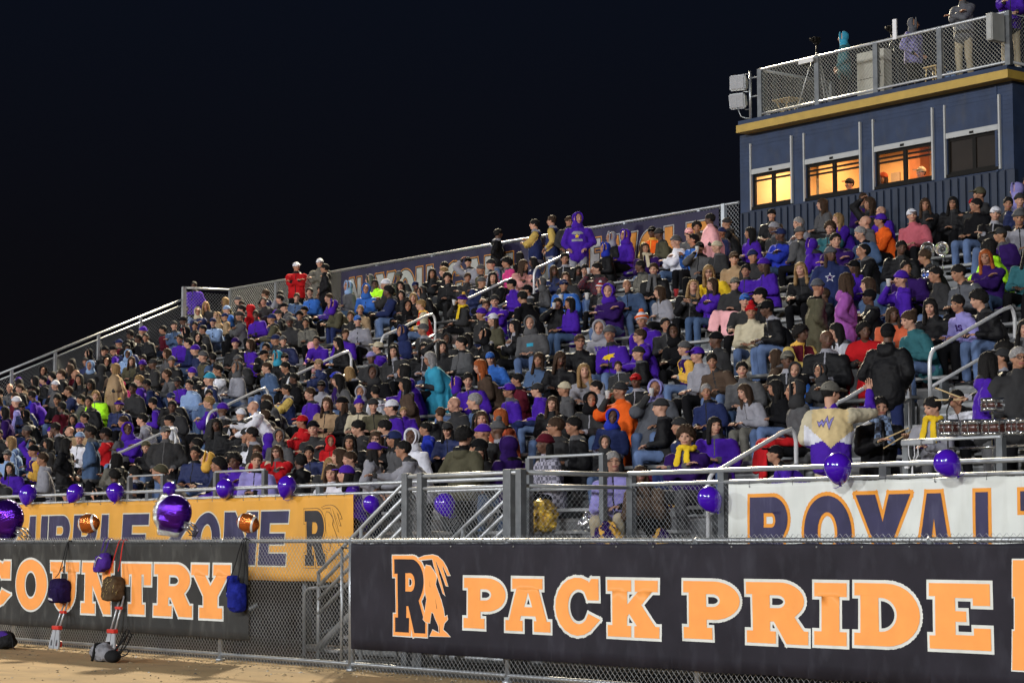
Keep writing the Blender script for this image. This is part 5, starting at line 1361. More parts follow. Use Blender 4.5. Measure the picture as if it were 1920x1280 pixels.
p = near(1124, 612); emblem(jk(p['o']), [(g_, 0, 1) for g_ in word('RHS', SLAB)], (0, .82), .06, [PURP])
# jagged W print and purple lower panel on the back of the pointing man's jacket
p = near(1552, 734); J = jk(p['o'])
W1 = orient([[(-1.3,.35),(-1.0,-.35),(-.72,.05),(-.5,-.4),(-.15,.5),(.25,-.75),(.75,.9),(.40,.55),(.22,-.05),(-.05,1.0),(-.45,.1),(-.68,.5),(-.95,.15)]])
emblem(J, [([grow(W1[0], .07)], 0, 1), (W1, 1, 2)], (.02, 1.27), .085, [NVP, cloth('lilac', 'h')], front=False)
# blankets spread over laps
lb_ = B(); lb_.seg((-.20,-.22,.615), (.20,-.22,.615), (.05,.24), (.05,.24), (0,0,1)); lb_.seg((-.19,-.46,.60), (.19,-.46,.60), (.07,.07), (.07,.07), (0,1,0)); lb_.seg((-.17,-.50,.56), (-.19,-.53,.28), (.10,.035), (.10,.03), (1,0,0)); lb_.seg((.05,-.50,.56), (.08,-.53,.22), (.13,.035), (.13,.03), (1,0,0))
lbm = remesh(lb_.mesh('x'), .016, 3); wob(lbm, .016, 11, 3, (1,1,.5)); lbm.materials.append(cloth('red', 'h')); lbm.name = 'lap_blanket'; lbm.polygons.foreach_set('use_smooth', [True]*len(lbm.polygons))
cand = [p for p in rows if 'o' in p and not p['stand'] and p['pn'] in ('lap','pocket','clasp') and p['t'] < 40 and cnt(L1, L1[rows.index(p)]) == 1]
random.Random(3).shuffle(cand)
for p, c in zip(cand, ['charcoal','dpurple','red','plaid','grey','navy','cream','olive','purple','ltblue','brown','black','steel','pink','grey','maroon']):
    o = bpy.data.objects.new('lap_blanket', lbm); COL.objects.link(o); setm(o, 0, plaid('plaid') if c == 'plaid' else cloth(c, 'h')); o.matrix_basis = p['o'].matrix_basis.copy(); o.matrix_basis.translation += V((0,0,.004))
    tag(o, ' '.join((cw(c).replace('black and white', 'checked pale')+' blanket over lap of '+p['label'].split(',')[0]+',' + ','.join(p['label'].split(',')[1:2])).split()[:16]), 'blanket', 'blankets over spectators knees')
# heads-down fill: the people one cannot pick out, one mass
zones = [(1690,640,1920,735,.25),(770,770,850,850,.3),(960,630,1060,710,.3),(1720,470,1880,560,.3),(1100,880,1360,1010,0),(1700,730,1920,900,0),(960,880,1160,1010,0),(1440,800,1700,900,0)]
rnd = random.Random(11)
DULL = ('black','charcoal','brown','grey','navy','olive','camo','slate')
heads = [(p['x'], p['y'], p['t'], p['top'].split('-')[0] not in DULL) for p in rows]
def project(P):
    d = P-EYE; t = d.dot(VD); return 960+FPX*d.dot(CR)/t, 640-FPX*d.dot(CU)/t, t
for k in range(-1, KT):
    x = -54.2+rnd.random()*.3
    while x < -12:
        X = x+rnd.uniform(-.06, .06); x += .50
        if any(-.7 < X-a < 1.75 for a in AIS) or any(abs(X-q) < .43 for q in occ.get(k, [])): continue
        px, py, t = project(V((X, yk(k)+.5, zk(k)+1.2)))
        if px < -140 or px > 2010: continue
        pr = .92 if px < 900 else (.80 if px < 1350 else .60)
        if k >= 16: pr *= .38 if px > 560 else .7
        if k < 1: pr *= .12 if px > 800 else .9
        for z in zones:
            if z[0] < px < z[2] and z[1] < py < z[3]: pr = z[4]
        s = FPX/t
        for hx, hy_, ht, acc in heads:
            if abs(px-hx) < .34*s and -.1*s < py-hy_ < (.72 if acc else .6)*s and ht > t-1.2: pr *= .06 if acc else (.45 if t < 40 else .7)
        if rnd.random() > pr: continue
        f = rnd.choice('lllcccb'); pn = rnd.choice(['lap','crossed','pocket','clasp','slump','slump','fwd' if rnd.random() < .4 else 'lap','raised' if rnd.random() < .4 else 'pocket']); po = pose(pn, HY[f]); b0, sp_ = BETA[f]
        top = rnd.choices(['black-j','charcoal-j','grey-h','navy-j','purple-h','brown-j','dpurple-j','olive-j','ltgrey-h','maroon-j','steel-j','white-h','royal-j','cream-j','red-j'], [40,17,8,11,8,6,6,4,5,3,6,3,3,2,1.5])[0]
        head = rnd.choices(['sh-black','sh-brown','lg-black','lg-brown','lg-blonde','bn-black','bn-charcoal','cp-black','hd-black','hd-charcoal','bn-purple','hd-purple','cu-black','cp-navy','bn-grey'], [14,11,11,11,5,9,8,7,7,6,5,4,4,5,6])[0]
        s_ = rnd.uniform(.9, 1.05); crowd.append((po, Matrix.Translation((X, yk(k)+.57, zk(k)))@Matrix.Rotation(R_(b0+rnd.uniform(-sp_-10, sp_+10)), 4, 'Z')@Matrix.Rotation(R_(rnd.uniform(-8,8)), 4, 'Y'), s_, rnd.choice('12123'), head, top, rnd.choice(['black','jeans','jeans','charcoal','navy','steel'])))
print('crowd mass', len(crowd))
LOW = {}
def low(me, ratio=.22):
    if me.name not in LOW:
        o = bpy.data.objects.new('tmp', me); COL.objects.link(o); d = o.modifiers.new('d', 'DECIMATE'); d.ratio = ratio
        dg = bpy.context.evaluated_depsgraph_get(); m2 = bpy.data.meshes.new_from_object(o.evaluated_get(dg), depsgraph=dg); bpy.data.objects.remove(o)
        m2.calc_loop_triangles(); n = len(m2.vertices); co = np.empty(n*3, np.float32); m2.vertices.foreach_get('co', co); T_ = len(m2.loop_triangles); tr = np.empty(T_*3, np.int32); m2.loop_triangles.foreach_get('vertices', tr); mi = np.empty(T_, np.int32); m2.loop_triangles.foreach_get('material_index', mi)
        LOW[me.name] = (co.reshape(-1,3), tr.reshape(-1,3), mi)
    return LOW[me.name]
cm = []; cidx = {}
def ci(m):
    if m.name not in cidx: cidx[m.name] = len(cm); cm.append(m)
    return cidx[m.name]
VV, TT, MI, off = [], [], [], 0
def put_mesh(me, M, mats):
    global off
    co, tr, mi = low(me); M3 = np.array(M.to_3x3()); t_ = np.array(M.translation); VV.append(co@M3.T+t_); TT.append(tr+off); MI.append(np.array([ci(m) for m in mats])[np.minimum(mi, len(mats)-1)]); off += len(co)
for po, M, s, skin, head, top, legs in crowd:
    M2 = M@Matrix.Diagonal((s, s, s, 1)); M2.translation.z += .43*(1-s) if po.kind == 'sit' else 0; tc_, g_ = top.split('-'); hk, hc = head.split('-'); tm = cloth(tc_, 'j' if g_ in 'jc' else ('p' if g_ == 'p' else 'h')) if tc_ in CLOTH else cloth('black')
    put_mesh(po.body, M2, [SKIN[skin], EYE_M, LIP_M, hairm('black')]); put_mesh(po.g['jacket'], M2, [tm, tm, cloth('charcoal')]); put_mesh(po.g['trousers'], M2, [cloth(legs, 'h')])
    HM = M2@Matrix.Translation(po.Hc)@po.HF; kk = 'bn' if hk == 'pm' else hk
    if kk != 'bd': put_mesh(headpiece(kk), HM, [hairm(hc) if kk in ('sh','lg','cu','pn') else cloth(hc if hc in CLOTH else 'dpurple', 'h')])
VV = np.concatenate(VV).astype(np.float32); TT = np.concatenate(TT).astype(np.int32); MI = np.concatenate(MI).astype(np.int32)
me = bpy.data.meshes.new('crowd'); me.vertices.add(len(VV)); me.vertices.foreach_set('co', VV.ravel()); me.loops.add(len(TT)*3); me.loops.foreach_set('vertex_index', TT.ravel()); me.polygons.add(len(TT))
me.polygons.foreach_set('loop_start', np.arange(0, len(TT)*3, 3, dtype=np.int32)); me.polygons.foreach_set('loop_total', np.full(len(TT), 3, np.int32)); me.polygons.foreach_set('material_index', MI); me.polygons.foreach_set('use_smooth', np.ones(len(TT), bool)); me.update(calc_edges=True)
for m in cm: me.materials.append(m)
co_ = bpy.data.objects.new('crowd', me); COL.objects.link(co_); tag(co_, 'mass of dark clothed spectators packed between the others on the bleachers', 'crowd', kind='stuff')
# people on the press box roof and inside it
def extra(po, loc, beta, skin, head, top, legs, label, group, s=1., ex='', sl=None):
    o = make_person(po, skin, head, top, legs, ex, po.g, sl); o.matrix_basis = Matrix.Translation(loc)@Matrix.Rotation(R_(beta), 4, 'Z')@Matrix.Scale(s, 4); tag(o, label, 'person', group); return o
def feet(px, py, z, hz=1.63): q = at(px, py, Z=z+hz); return (q.x, q.y, z)
RF = 10.335; G_ = 'people on the press box roof'
extra(pose('st', -12), feet(1583, 72, RF, 1.58), -50, '1', 'hd-cyan', 'teal-h', 'black', 'person in teal hooded top with turquoise hood on the press box roof', G_, .98)
p_ = extra(pose('st', 34), feet(1711, 48, RF, 1.60), 95, '2', 'hd-slate', 'lilac-p', 'black', 'person in checked lilac top with dark grey hood looking right on the roof', G_)
extra(pose('sx', -12), feet(1806, -4, RF, 1.64), 5, '2', 'sh-black', 'slate-j', 'khaki', 'person in khaki trousers and dark jacket standing behind the roof railing', G_, 1.04)
extra(pose('sl', 34), feet(1893, -16, RF, 1.55), 40, '1', 'sh-brown', 'purple-j', 'khaki', 'person in bright purple jacket leaning on the roof corner railing', G_, 1.0)
for (x, y), hd, tp, lb, Yd in (((1592,346),'cp-black','black-j','person in black cap seated inside the second lit window',33.9),((1655,335),'cp-rust','charcoal-j','person in rust orange cap at the left of the third lit window',33.7),((1726,325),'cp-cream','orange-h','person in cream cap and orange sweatshirt inside the third lit window',33.7)):
    q = at(x, y, Y=Yd); po = pose('pocket', -12); extra(po, (q.x, q.y+.12, q.z-po.Hc.z), 8, '1', hd, tp, 'black', lb, 'people inside the press box')
    b = B(); b.bevbox((q.x-.22,q.y-.05,q.z-po.Hc.z+.38),(q.x+.22,q.y+.35,q.z-po.Hc.z+.43), .01)
    for sx_ in (-.18,.18):
        for sy_ in (0,.3): b.tube([(q.x+sx_,q.y+sy_,7.55),(q.x+sx_,q.y+sy_,q.z-po.Hc.z+.38)], .014, 6)
    t = Thing('stool', (q.x, q.y, 7.55), 'stool under '+lb.replace('person in ', 'the ').split(' at ')[0].split(' seated')[0].split(' inside')[0]+' behind the windows', 'stool'); t.part(b, 'seat', [FR])

# ---------------------------------------------------------------- balloons
BAL = mat('balloon_latex', (.060,.008,.42), .16, nz=.04, spec=.6, coat=.6)
FOIL = mat('foil_purple', (.075,.012,.32), .16, .85, nz=.05, bump=.5, bsc=9); FOILS = mat('foil_silver', (.75,.75,.78), .14, .95, nz=.05, bump=1.0, bsc=26); FOILB = mat('foil_brown', (.50,.13,.025), .20, .75, nz=.05, bump=.35, bsc=10); FOILW = mat('foil_white', (.72,.72,.70), .25, .3, nz=.03)
def balloon_mesh():
    b = B(); nu, nv = 28, 22; vs = []; fs = []
    for j in range(nv+1):
        th = math.pi*j/nv; z = math.cos(th); r = math.sin(th)*(1-.20*max(0, -z)**1.4); zz = z*1.0 if z > 0 else z*1.30
        for i in range(nu): ph = 2*math.pi*i/nu; vs.append((.152*r*math.cos(ph), .152*r*math.sin(ph), .152*zz))
    for j in range(nv):
        for i in range(nu): fs.append((j*nu+i, (j+1)*nu+i, (j+1)*nu+(i+1)%nu, j*nu+(i+1)%nu))
    b.add(vs, fs, 0, True); return b
bm0 = balloon_mesh().mesh('balloon'); bm0.materials.append(BAL)
kb = B(); kb.tube([(0,0,-.192),(0,0,-.212)], .006, 8, r2=.018); kb.tube([(0,0,-.185),(.02,0,-.21),(.06,.01,-.215),(.10,.01,-.20)], .0035, 5); knot = kb.mesh('knot'); knot.materials.append(BAL)
bl = [(52,925,34,17.25,'leftmost'),(141,923,32,17.25,'second from left'),(216,921,34,17.25,'third from left'),(318,916,27,17.33,'behind the helmet balloon'),(422,915,35,17.25,None),(538,910,37,17.25,None),(696,944,33,17.3,None),(834,944,40,17.2,None),(1330,934,46,17.15,None),(1571,875,54,17.1,None),(1775,867,52,17.1,None)]
LB = ['leftmost purple balloon, tied on the rail above the gold banner','second purple balloon from the left along the gold banner rail','third purple balloon from the left along the gold banner rail','small purple balloon half hidden behind the foil helmet balloon','purple balloon above the right foil football balloon','purple balloon on the rail above the ZONE lettering','purple balloon hanging on the mesh right of the gold banner','purple balloon hanging inside the mesh of the stair landing','purple balloon tied beside the post left of the white banner','purple balloon above the letters RO of the white banner','purple balloon above the letter A of the white banner']
for (px, py, dia, yy, _), lb in zip(bl, LB):
    q = at(px, py, Y=yy); t_ = (q-EYE).dot(VD); s = dia*t_/FPX/.304
    o = bpy.data.objects.new('balloon', bm0); COL.objects.link(o); o.location = q; o.scale = (s*random.uniform(.94,1.04),s,s*random.uniform(.95,1.05)); o.rotation_euler = (R_(random.uniform(-25,10)), R_(random.choice([-38,-20,15])), random.uniform(0,6)); tag(o, lb, 'balloon', 'purple balloons tied along the stand rail')
    k_ = bpy.data.objects.new('knot', knot); COL.objects.link(k_); k_.parent = o
# foil helmets and foil footballs above the fence
def helmet(px, py, w, yy, ry, label):
    q = at(px, py, Y=yy); t_ = (q-EYE).dot(VD); S = w*t_/FPX/2
    root = empty('helmet_balloon', q); root.rotation_euler = (0, ry, R_(30)); root.scale = (S,S,S); tag(root, label, 'foil balloon', 'foil helmet balloons above the fence')
    b = B(); b.ell((0,0,.06), (1.0,.62,.92)); b.seg((-.35,0,-.35),(.35,0,-.55),(.62,.5),(.45,.40),(0,1,0)); b.ell((-.45,0,-.1),(.55,.5,.72)); b.seg((-.50,0,-.2),(-.58,0,-.72),(.42,.36),(.30,.26),(0,0,1)); b.seg((-.5,0,-.72),(.25,0,-.80),(.22,.24),(.24,.24),(0,1,0)); me = remesh(b.mesh('x'), .05, 4)
    for v in me.vertices:
        e_ = math.exp(-(abs(v.co.y)/.12)**2); v.co += v.co.normalized()*.035*e_*math.sin(math.atan2(v.co.z, v.co.x)*34)
    me.materials.append(FOIL); me.polygons.foreach_set('use_smooth', [True]*len(me.polygons)); me.name = 'helmet_shell'; obj('helmet_shell', me, root)
    b = B(); 
    for i in range(26): a = R_(115+i*5.6); a2 = R_(115+(i+1)*5.6); b.seg((1.07*math.cos(a)*(1 if i%2 else 1.06), -.06, .0+1.0*math.sin(a)), (1.07*math.cos(a2), -.06, .0+1.0*math.sin(a2)), (.075,.20), (.085,.15), (0,1,0), 8)
    b.seg((-.85,-.05,-.92),(.30,-.05,-1.06),(.09,.24),(.08,.18),(0,1,0),8); b.build('crimped_edge', [FOILS], root)
    b = B()
    for y in (-.22,.22): b.tube([(.55,y,-.35),(1.10,y*.9,-.50),(1.38,y*.6,-.85),(1.2,y*.5,-1.15)], .045, 6); b.tube([(.45,y,-.60),(.95,y*.9,-.85),(1.10,y*.5,-1.02)], .035, 6)
    for p in ((1.12,-.62),(1.22,-.85),(1.05,-1.08)): b.tube([(p[0],-.2,p[1]),(p[0]+.05,0,p[1]),(p[0],.2,p[1])], .032, 6)
    b.build('face_mask', [mat('mask_grey', (.12,.12,.14), .3, .6)], root)
    b = B(); b.seg((.55,-.1,-.45),(.95,-.05,-.75),(.14,.10),(.10,.08)); b.tube([(0,0,-.9),(.02,.05,-1.5),(-.05,.1,-1.75)], .015, 4); me = b.mesh('x'); wob(me, .03, 8, 2); me.materials.append(FOILS); me.name = 'chin_guard'; obj('chin_guard', me, root)
helmet(12, 973, 74, 14.75, 0.0, 'purple foil helmet balloon cut by the left edge above the fence')
helmet(327, 962, 72, 14.75, 0.05, 'whole purple foil helmet balloon with face mask floating above the fence')
def football(px, py, w, yy, ry, label):
    q = at(px, py, Y=yy); t_ = (q-EYE).dot(VD); S = w*t_/FPX/2; root = empty('football_balloon', q); root.scale = (S,S,S); root.rotation_euler = (R_(6), ry, R_(28)); tag(root, label, 'foil balloon', 'foil football balloons above the fence')
    def prof(x): return .80*(1-abs(x)**2.1)**.62 if abs(x) < 1 else 0
    def lathe(xs, grow_=0): 
        b = B(); vs = []; n = 28
        for x in xs: r = prof(x)+grow_; vs += [(x*1.08, r*.72*math.cos(2*math.pi*i/n), r*math.sin(2*math.pi*i/n)) for i in range(n)]
        b.add(vs, [(j*n+i, j*n+(i+1)%n, (j+1)*n+(i+1)%n, (j+1)*n+i) for j in range(len(xs)-1) for i in range(n)], 0, True); return b
    lathe([-.999+1.998*i/30 for i in range(31)]).build('foil_body', [FOILB], root)
    for c in (-.60, .56): lathe([c-.075+.15*i/6 for i in range(7)], .022).build('stripe', [FOILW], root)
    b = B(); b.tube([(x*.9, -.06, prof(x)+.02) for x in [-.42+.84*i/10 for i in range(11)]], .022, 6)
    for i in range(8): x = -.36+.72*i/7; b.tube([(x*.9,-.22,prof(x)*.985+.0),(x*.9,-.06,prof(x)+.04),(x*.9,.10,prof(x)*.995+.0)], .02, 5)
    b.build('lacing', [FOILW], root); b = B(); b.tube([(0,0,-.8),(.03,0,-1.1),(-.05,.02,-1.35)], .03, 5); b.build('tail', [FOILS], root)
football(166, 981, 46, 14.72, R_(-8), 'copper foil football balloon left of the foil helmet')
football(465, 980, 46, 14.72, R_(14), 'copper foil football balloon right of the whole foil helmet')
# ---------------------------------------------------------------- bags on the field fence
yb2 = 14.52
def px2(px, py, y=yb2): return at(px, py, Y=y)
def bagmat(n, c, r=.6): return mat('bag_'+n, c, .85, nz=.3, nsc=9, bump=.8, bsc=22, spec=.1)
def lump(cs, vox=.012, w=.006, seed=1):
    b = B()
    for c, r in cs:
        if seed < 5: b.bevbox([c[i]-r[i]*.88 for i in range(3)], [c[i]+r[i]*.88 for i in range(3)], min(r)*.45)
        else: b.ell(c, r)
    me = remesh(b.mesh('x'), vox, 3); wob(me, w*1.6, 13, seed); wob(me, w*.6, 34, seed+3); me.polygons.foreach_set('use_smooth', [True]*len(me.polygons)); return me
def hung(name, px, py, strap_px, label, cs, m, parts, seed, straps, sm):
    q = px2(px, py); t = Thing(name, q, label, 'bag', 'bags hung on the field fence')
    me = lump(cs, seed=seed); me.materials.append(m); me.name = 'bag_body'; obj('bag_body', me, t.o)
    for (ax, ay), (bx_, by_) in straps:
        A_ = px2(ax, ay)-q; C_ = px2(bx_, by_, 14.62)-q; A_.y = -.05; b = B(); d = (C_-A_); n_ = 6
        pts = [A_+d*(i/n_)+V((.01*math.sin(i), 0, 0)) for i in range(n_+1)]+[C_+V((0,.03,.025)), C_+V((0,.07,.0))]
        for i in range(len(pts)-1): b.seg(pts[i], pts[i+1], (.013,.004), (.013,.004), (1,0,0), 6)
        b.build('strap', [sm], t.o)
    for nm, f, mm in parts: b = B(); f(b); b.build(nm, mm if isinstance(mm, list) else [mm], t.o)
    return t
hung('backpack', 112, 1108, None, 'dark purple and black rucksack hung by black straps over the letter U', [((0,0,0),(.21,.11,.18)),((0.03,-.07,-.05),(.15,.08,.12)),((-.03,0,.09),(.14,.09,.10))], bagmat('dark_purple', (.014,.007,.045)), [('zip_pocket', lambda b: (b.tube([(-.1,-.115,-.02),(0,-.135,.03),(.1,-.11,-.01)], .006, 6), b.seg((-.06,-.14,-.10),(.05,-.135,-.115),(.018,.008),(.018,.008),(0,0,1),8)), bagmat('white_piping', (.5,.5,.52), .4)), ('side_tab', lambda b: b.bevbox((-.21,-.02,.01),(-.13,.02,.035), .005), bagmat('black', (.015,.015,.016)))], 1, [((110,1082),(119,1062)),((118,1070),(127,1016)),((122,1084),(129,1016))], bagmat('black', (.015,.015,.016)))
hung('drawstring_bag', 193, 1054, None, 'small purple bag with white piping hung above the N', [((0,0,0),(.14,.08,.11)),((-.07,-.01,-.06),(.12,.07,.08)),((.06,0,.04),(.09,.07,.10))], bagmat('purple', (.06,.022,.22), .5), [('piping', lambda b: (b.tube([(-.12,-.06,-.09),(-.06,-.085,-.01),(-.02,-.085,.05),(.01,-.08,.06)], .007, 6), b.tube([(.0,-.085,.055),(.04,-.085,.075),(.09,-.07,.055)], .009, 6)), bagmat('white_piping', (.5,.5,.52), .4))], 2, [((196,1032),(197,1010)),((203,1034),(205,1012))], bagmat('purple', (.06,.022,.22), .5))
def veins(b):
    r = random.Random(4)
    for _ in range(34):
        a = r.uniform(-1.2,1.2); z = r.uniform(-.12,.12); p = V((.19*math.sin(a), -.125*math.cos(a)-.015, z)); e = r.uniform(0,3.14); b.tube([p, p+V((.03*math.cos(e),.004,.03*math.sin(e))), p+V((.05*math.cos(e+.6),.012,.05*math.sin(e+.6)))], .0028, 4)
hung('backpack', 213, 1104, None, 'brown animal print rucksack hung by two red straps below the purple bag', [((0,0,0),(.20,.11,.17)),((.01,-.05,-.05),(.17,.09,.12)),((.0,0,.10),(.16,.09,.08))], bagmat('brown_print', (.075,.050,.028)), [('print_veins', veins, bagmat('print_tan', (.38,.30,.13))), ('red_side', lambda b: b.ell((-.19,.0,-.01),(.05,.07,.12)), bagmat('red', (.55,.06,.02)))], 3, [((210,1076),(224,1014)),((228,1070),(232,1014))], bagmat('red_strap', (.50,.03,.02)))
hung('backpack', 444, 1112, None, 'royal blue rucksack hung by black straps at the letter Y', [((0.02,0,-.05),(.13,.09,.20)),((-.06,-.02,.08),(.08,.08,.16)),((.03,-.06,-.08),(.10,.06,.12))], bagmat('royal_blue', (.012,.018,.20), .5), [('zip', lambda b: b.tube([(-.10,-.09,.02),(-.07,-.10,.12),(-.03,-.09,.19)], .005, 6), bagmat('black', (.015,.015,.016))), ('logo_mark', lambda b: b.seg((-.11,-.085,-.0),(-.075,-.1,-.002),(.004,.003),(.004,.003),(0,0,1),6), bagmat('white_piping', (.5,.5,.52), .4))], 4, [((440,1078),(455,1012)),((452,1086),(458,1012)),((463,1090),(461,1014))], bagmat('black', (.015,.015,.016)))
def hand_truck(px, pt, pbm, label):
    q = px2(px, pbm, 14.45); z1 = px2(px, pt, 14.55).z; t = Thing('hand_truck', (q.x, 14.45, 0), label, 'hand truck', 'folded hand trucks by the fence'); b = B()
    for sx_ in (-.06,.06): b.tube([(q.x+sx_,14.44,.30),(q.x+sx_*.8,14.58,z1+.1)], .013, 8)
    t.part(b, 'tube_frame', [ALU]); b = B(); b.bevbox((q.x-.10,14.40,.28),(q.x+.10,14.47,.335), .01); b.bevbox((q.x-.07,14.50,z1-.08),(q.x+.07,14.55,z1-.04), .008); t.part(b, 'red_bracket', [mat('red_plastic', (.55,.03,.02), .4)])
    gp = mat('cast_grey', (.34,.35,.37), .45, .3)
    for sg in (-1,1):
        b = B(); P_ = orient([[(sg*.008,.02),(sg*.15,.02),(sg*.145,.10),(sg*.10,.27),(sg*.06,.29),(sg*.008,.27)], [(sg*.05,.06),(sg*.105,.06),(sg*.09,.14),(sg*.06,.14)]])
        for d_ in (14.40, 14.42): flat(b, P_, d_, put=lambda u, w, d: (q.x+u, d+(w-.15)*.15, w))
        n_ = len(P_[0]); o_ = len(b.v); b.add([(q.x+u, 14.40+(w-.15)*.15, w) for u, w in P_[0]]+[(q.x+u, 14.42+(w-.15)*.15, w) for u, w in P_[0]], [(i, (i+1)%n_, n_+(i+1)%n_, n_+i) for i in range(n_)])
        t.part(b, 'base_plate', [gp])
    for sg in (-1,1): b = B(); b.tube([(q.x+sg*.075,14.43,.085),(q.x+sg*.075,14.46,.085)], .045, 14); t.part(b, 'wheel', [mat('red_plastic', (.55,.03,.02), .4)])
hand_truck(108, 1138, 1217, 'folded hand truck with grey plates and red wheels below the dark rucksack'); hand_truck(212, 1130, 1208, 'folded hand truck leaning below the animal print rucksack')
# bag lying on the ground, straps up
q = at(192, 1222, Z=.12); t = Thing('duffel_bag', (q.x, q.y, 0), 'grey and black bag lying on the dirt with thin black straps sticking up', 'bag'); me = lump([((0,0,.12),(.17,.13,.12)),((.14,0,.10),(.13,.11,.09)),((-.10,0,.12),(.10,.11,.10))], .014, .01, 6); me.materials.append(bagmat('pale_grey', (.22,.22,.24))); obj('bag_body', me, t.o)
b = B(); b.tube([(-.02,-.13,.02),(.03,-.135,.12),(.0,-.10,.22),(.0,.1,.23)], .02, 8); b.ell((.27,0,.08),(.12,.10,.08)); b.ell((-.20,0,.07),(.03,.06,.05)); b.build('black_panel', [bagmat('black', (.015,.015,.016))], t.o)
b = B(); 
for dz, dx in ((.30,.62),(.26,.58),(.10,.56),(.34,.55)): b.tube([(.25,0,.10),(.42,.02,.10+dz*.5),(dx,.03,.08+dz),(dx+.06,.04,.06+dz*1.02),(dx-.05,.05,.02+dz*.8),(.35,.02,.06)], .008, 5)
b.build('strap', [bagmat('black', (.015,.015,.016))], t.o)
q = at(8, 1200, Z=.12); t = Thing('duffel_bag', (q.x, q.y, 0), 'purple and black bag on the dirt cut by the left edge', 'bag'); me = lump([((0,0,.10),(.26,.16,.10)),((.02,0,.17),(.20,.13,.08))], .014, .008, 9); me.materials.append(bagmat('black', (.015,.015,.016))); obj('bag_body', me, t.o)
b = B(); b.ell((0,-.03,.19),(.19,.11,.065)); b.build('top_panel', [bagmat('purple', (.06,.022,.22), .5)], t.o); b = B(); b.tube([(.2,0,.22),(.30,-.02,.15),(.38,-.05,.04),(.46,-.06,.02)], .008, 5); b.build('strap', [bagmat('black', (.015,.015,.016))], t.o)

# ---------------------------------------------------------------- band gear on the right
CHR = mat('chrome', (.75,.76,.78), .12, .95, nz=.05); DRM = mat('drum_shell_maroon', (.055,.016,.012), .3, nz=.2, coat=.4); HEADM = mat('drum_head', (.62,.62,.60), .5, nz=.05)
def drum(c, r, h, label, name='drum', shellm=DRM, group=None, lean=0):
    t = Thing(name, c, label, 'drum', group); b = B(); b.tube([(0,0,.02),(0,0,h-.02)], r, 28); 
    for i in range(8): a = 2*math.pi*i/8+.2; b.tube([(math.cos(a)*(r+.012),math.sin(a)*(r+.012),.01),(math.cos(a)*(r+.012),math.sin(a)*(r+.012),h-.01)], .005, 6, 1); b.bevbox((math.cos(a)*(r+.008)-.012,math.sin(a)*(r+.008)-.012,h*.4),(math.cos(a)*(r+.008)+.012,math.sin(a)*(r+.008)+.012,h*.62), .004, 1)
    o = b.build('shell', [shellm, CHR], t.o)
    for z in (0, h-.03):
        b = B(); b.tube([(0,0,z+(0 if z == 0 else -.012)),(0,0,z+.040)], r+.012, 28); b.build('rim', [CHR], t.o)
    b = B(); b.tube([(0,0,h-.004),(0,0,h+.004)], r-.006, 28); b.build('drum_head', [HEADM], t.o)
    t.o.rotation_euler = (lean, 0, 0); return t
for px, py, r, nm in ((1617,884,.155,'larger snare drum with chrome rim standing behind the rail on the left'),(1659,884,.105,'smaller snare drum with chrome rim standing behind the rail'),(1700,886,.10,'third little drum behind the rail post under the gold scarf drummer')):
    q = at(px, py, Y=18.0); drum((q.x, 18.0, 1.75), r, .26, nm, 'snare_drum', group='snare drums behind the rail'); b = B()
    for a in (0, 2.1, 4.2): b.tube([(q.x+.02*math.cos(a),18.0+.02*math.sin(a),1.74),(q.x+.17*math.cos(a),18.0+.17*math.sin(a),1.205)], .010, 6)
    b.tube([(q.x,18.0,1.745),(q.x,18.0,1.35)], .014, 6); tag(b.build('drum_stand', CHR), 'chrome tripod stand under the '+nm.split(' with')[0].split(' behind')[0], 'stand')
for i, (px, r) in enumerate(((1780,.105),(1822,.13),(1866,.13),(1903,.115),(1935,.15))):
    q = at(px, 806+(-2 if i > 2 else 0), Y=18.35); drum((q.x, 18.35+(.04 if i % 2 else 0), q.z-.06), r, .16, 'chrome rimmed maroon drum, number %s from the left in the long row' % ['one','two','three','four','five'][i], 'tenor_drum', group='row of tenor drums played by the standing drummer')
q0 = at(1775, 830, Y=18.3); q1 = at(1940, 822, Y=18.3); b = B(); b.tube([(q0.x,18.35,q0.z-.06),(q1.x,18.35,q0.z-.06)], .016, 6)
for x in (q0.x+.05, (q0.x+q1.x)/2, q1.x-.05): b.tube([(x,18.35,q0.z-.06),(x,18.30,1.205)], .014, 6); b.tube([(x-.12,18.1,1.21),(x,18.3,1.5),(x+.12,18.1,1.21)], .010, 5)
tag(b.build('drum_rack', CHR), 'chrome rack carrying the long row of maroon drums', 'rack')
q = at(1861, 762, Y=18.9); drum((q.x, 18.9, q.z-.05), .115, .13, 'dark drum with wide chrome rim hanging in front of the purple jacket', 'tom_drum'); b = B(); b.tube([(q.x,18.9,q.z-.05),(q.x,18.9,zk(0)+.01)], .015, 6); b.tube([(q.x-.2,18.8,zk(0)+.01),(q.x,18.9,zk(0)+.4),(q.x+.2,18.8,zk(0)+.01)], .012, 5); tag(b.build('drum_stand', CHR), 'chrome stand below the dark wide rimmed drum', 'stand')
def stick(A_, C_, label, group): b = B(); b.tube([A_, A_+(C_-A_)*.5, C_], .012, 8, r2=.007); b.ell(C_, (.011,.011,.011), None, 8, 6); tag(b.build('drumstick', mat('stick_wood', (.55,.40,.20), .5)), label, 'drumstick', group)
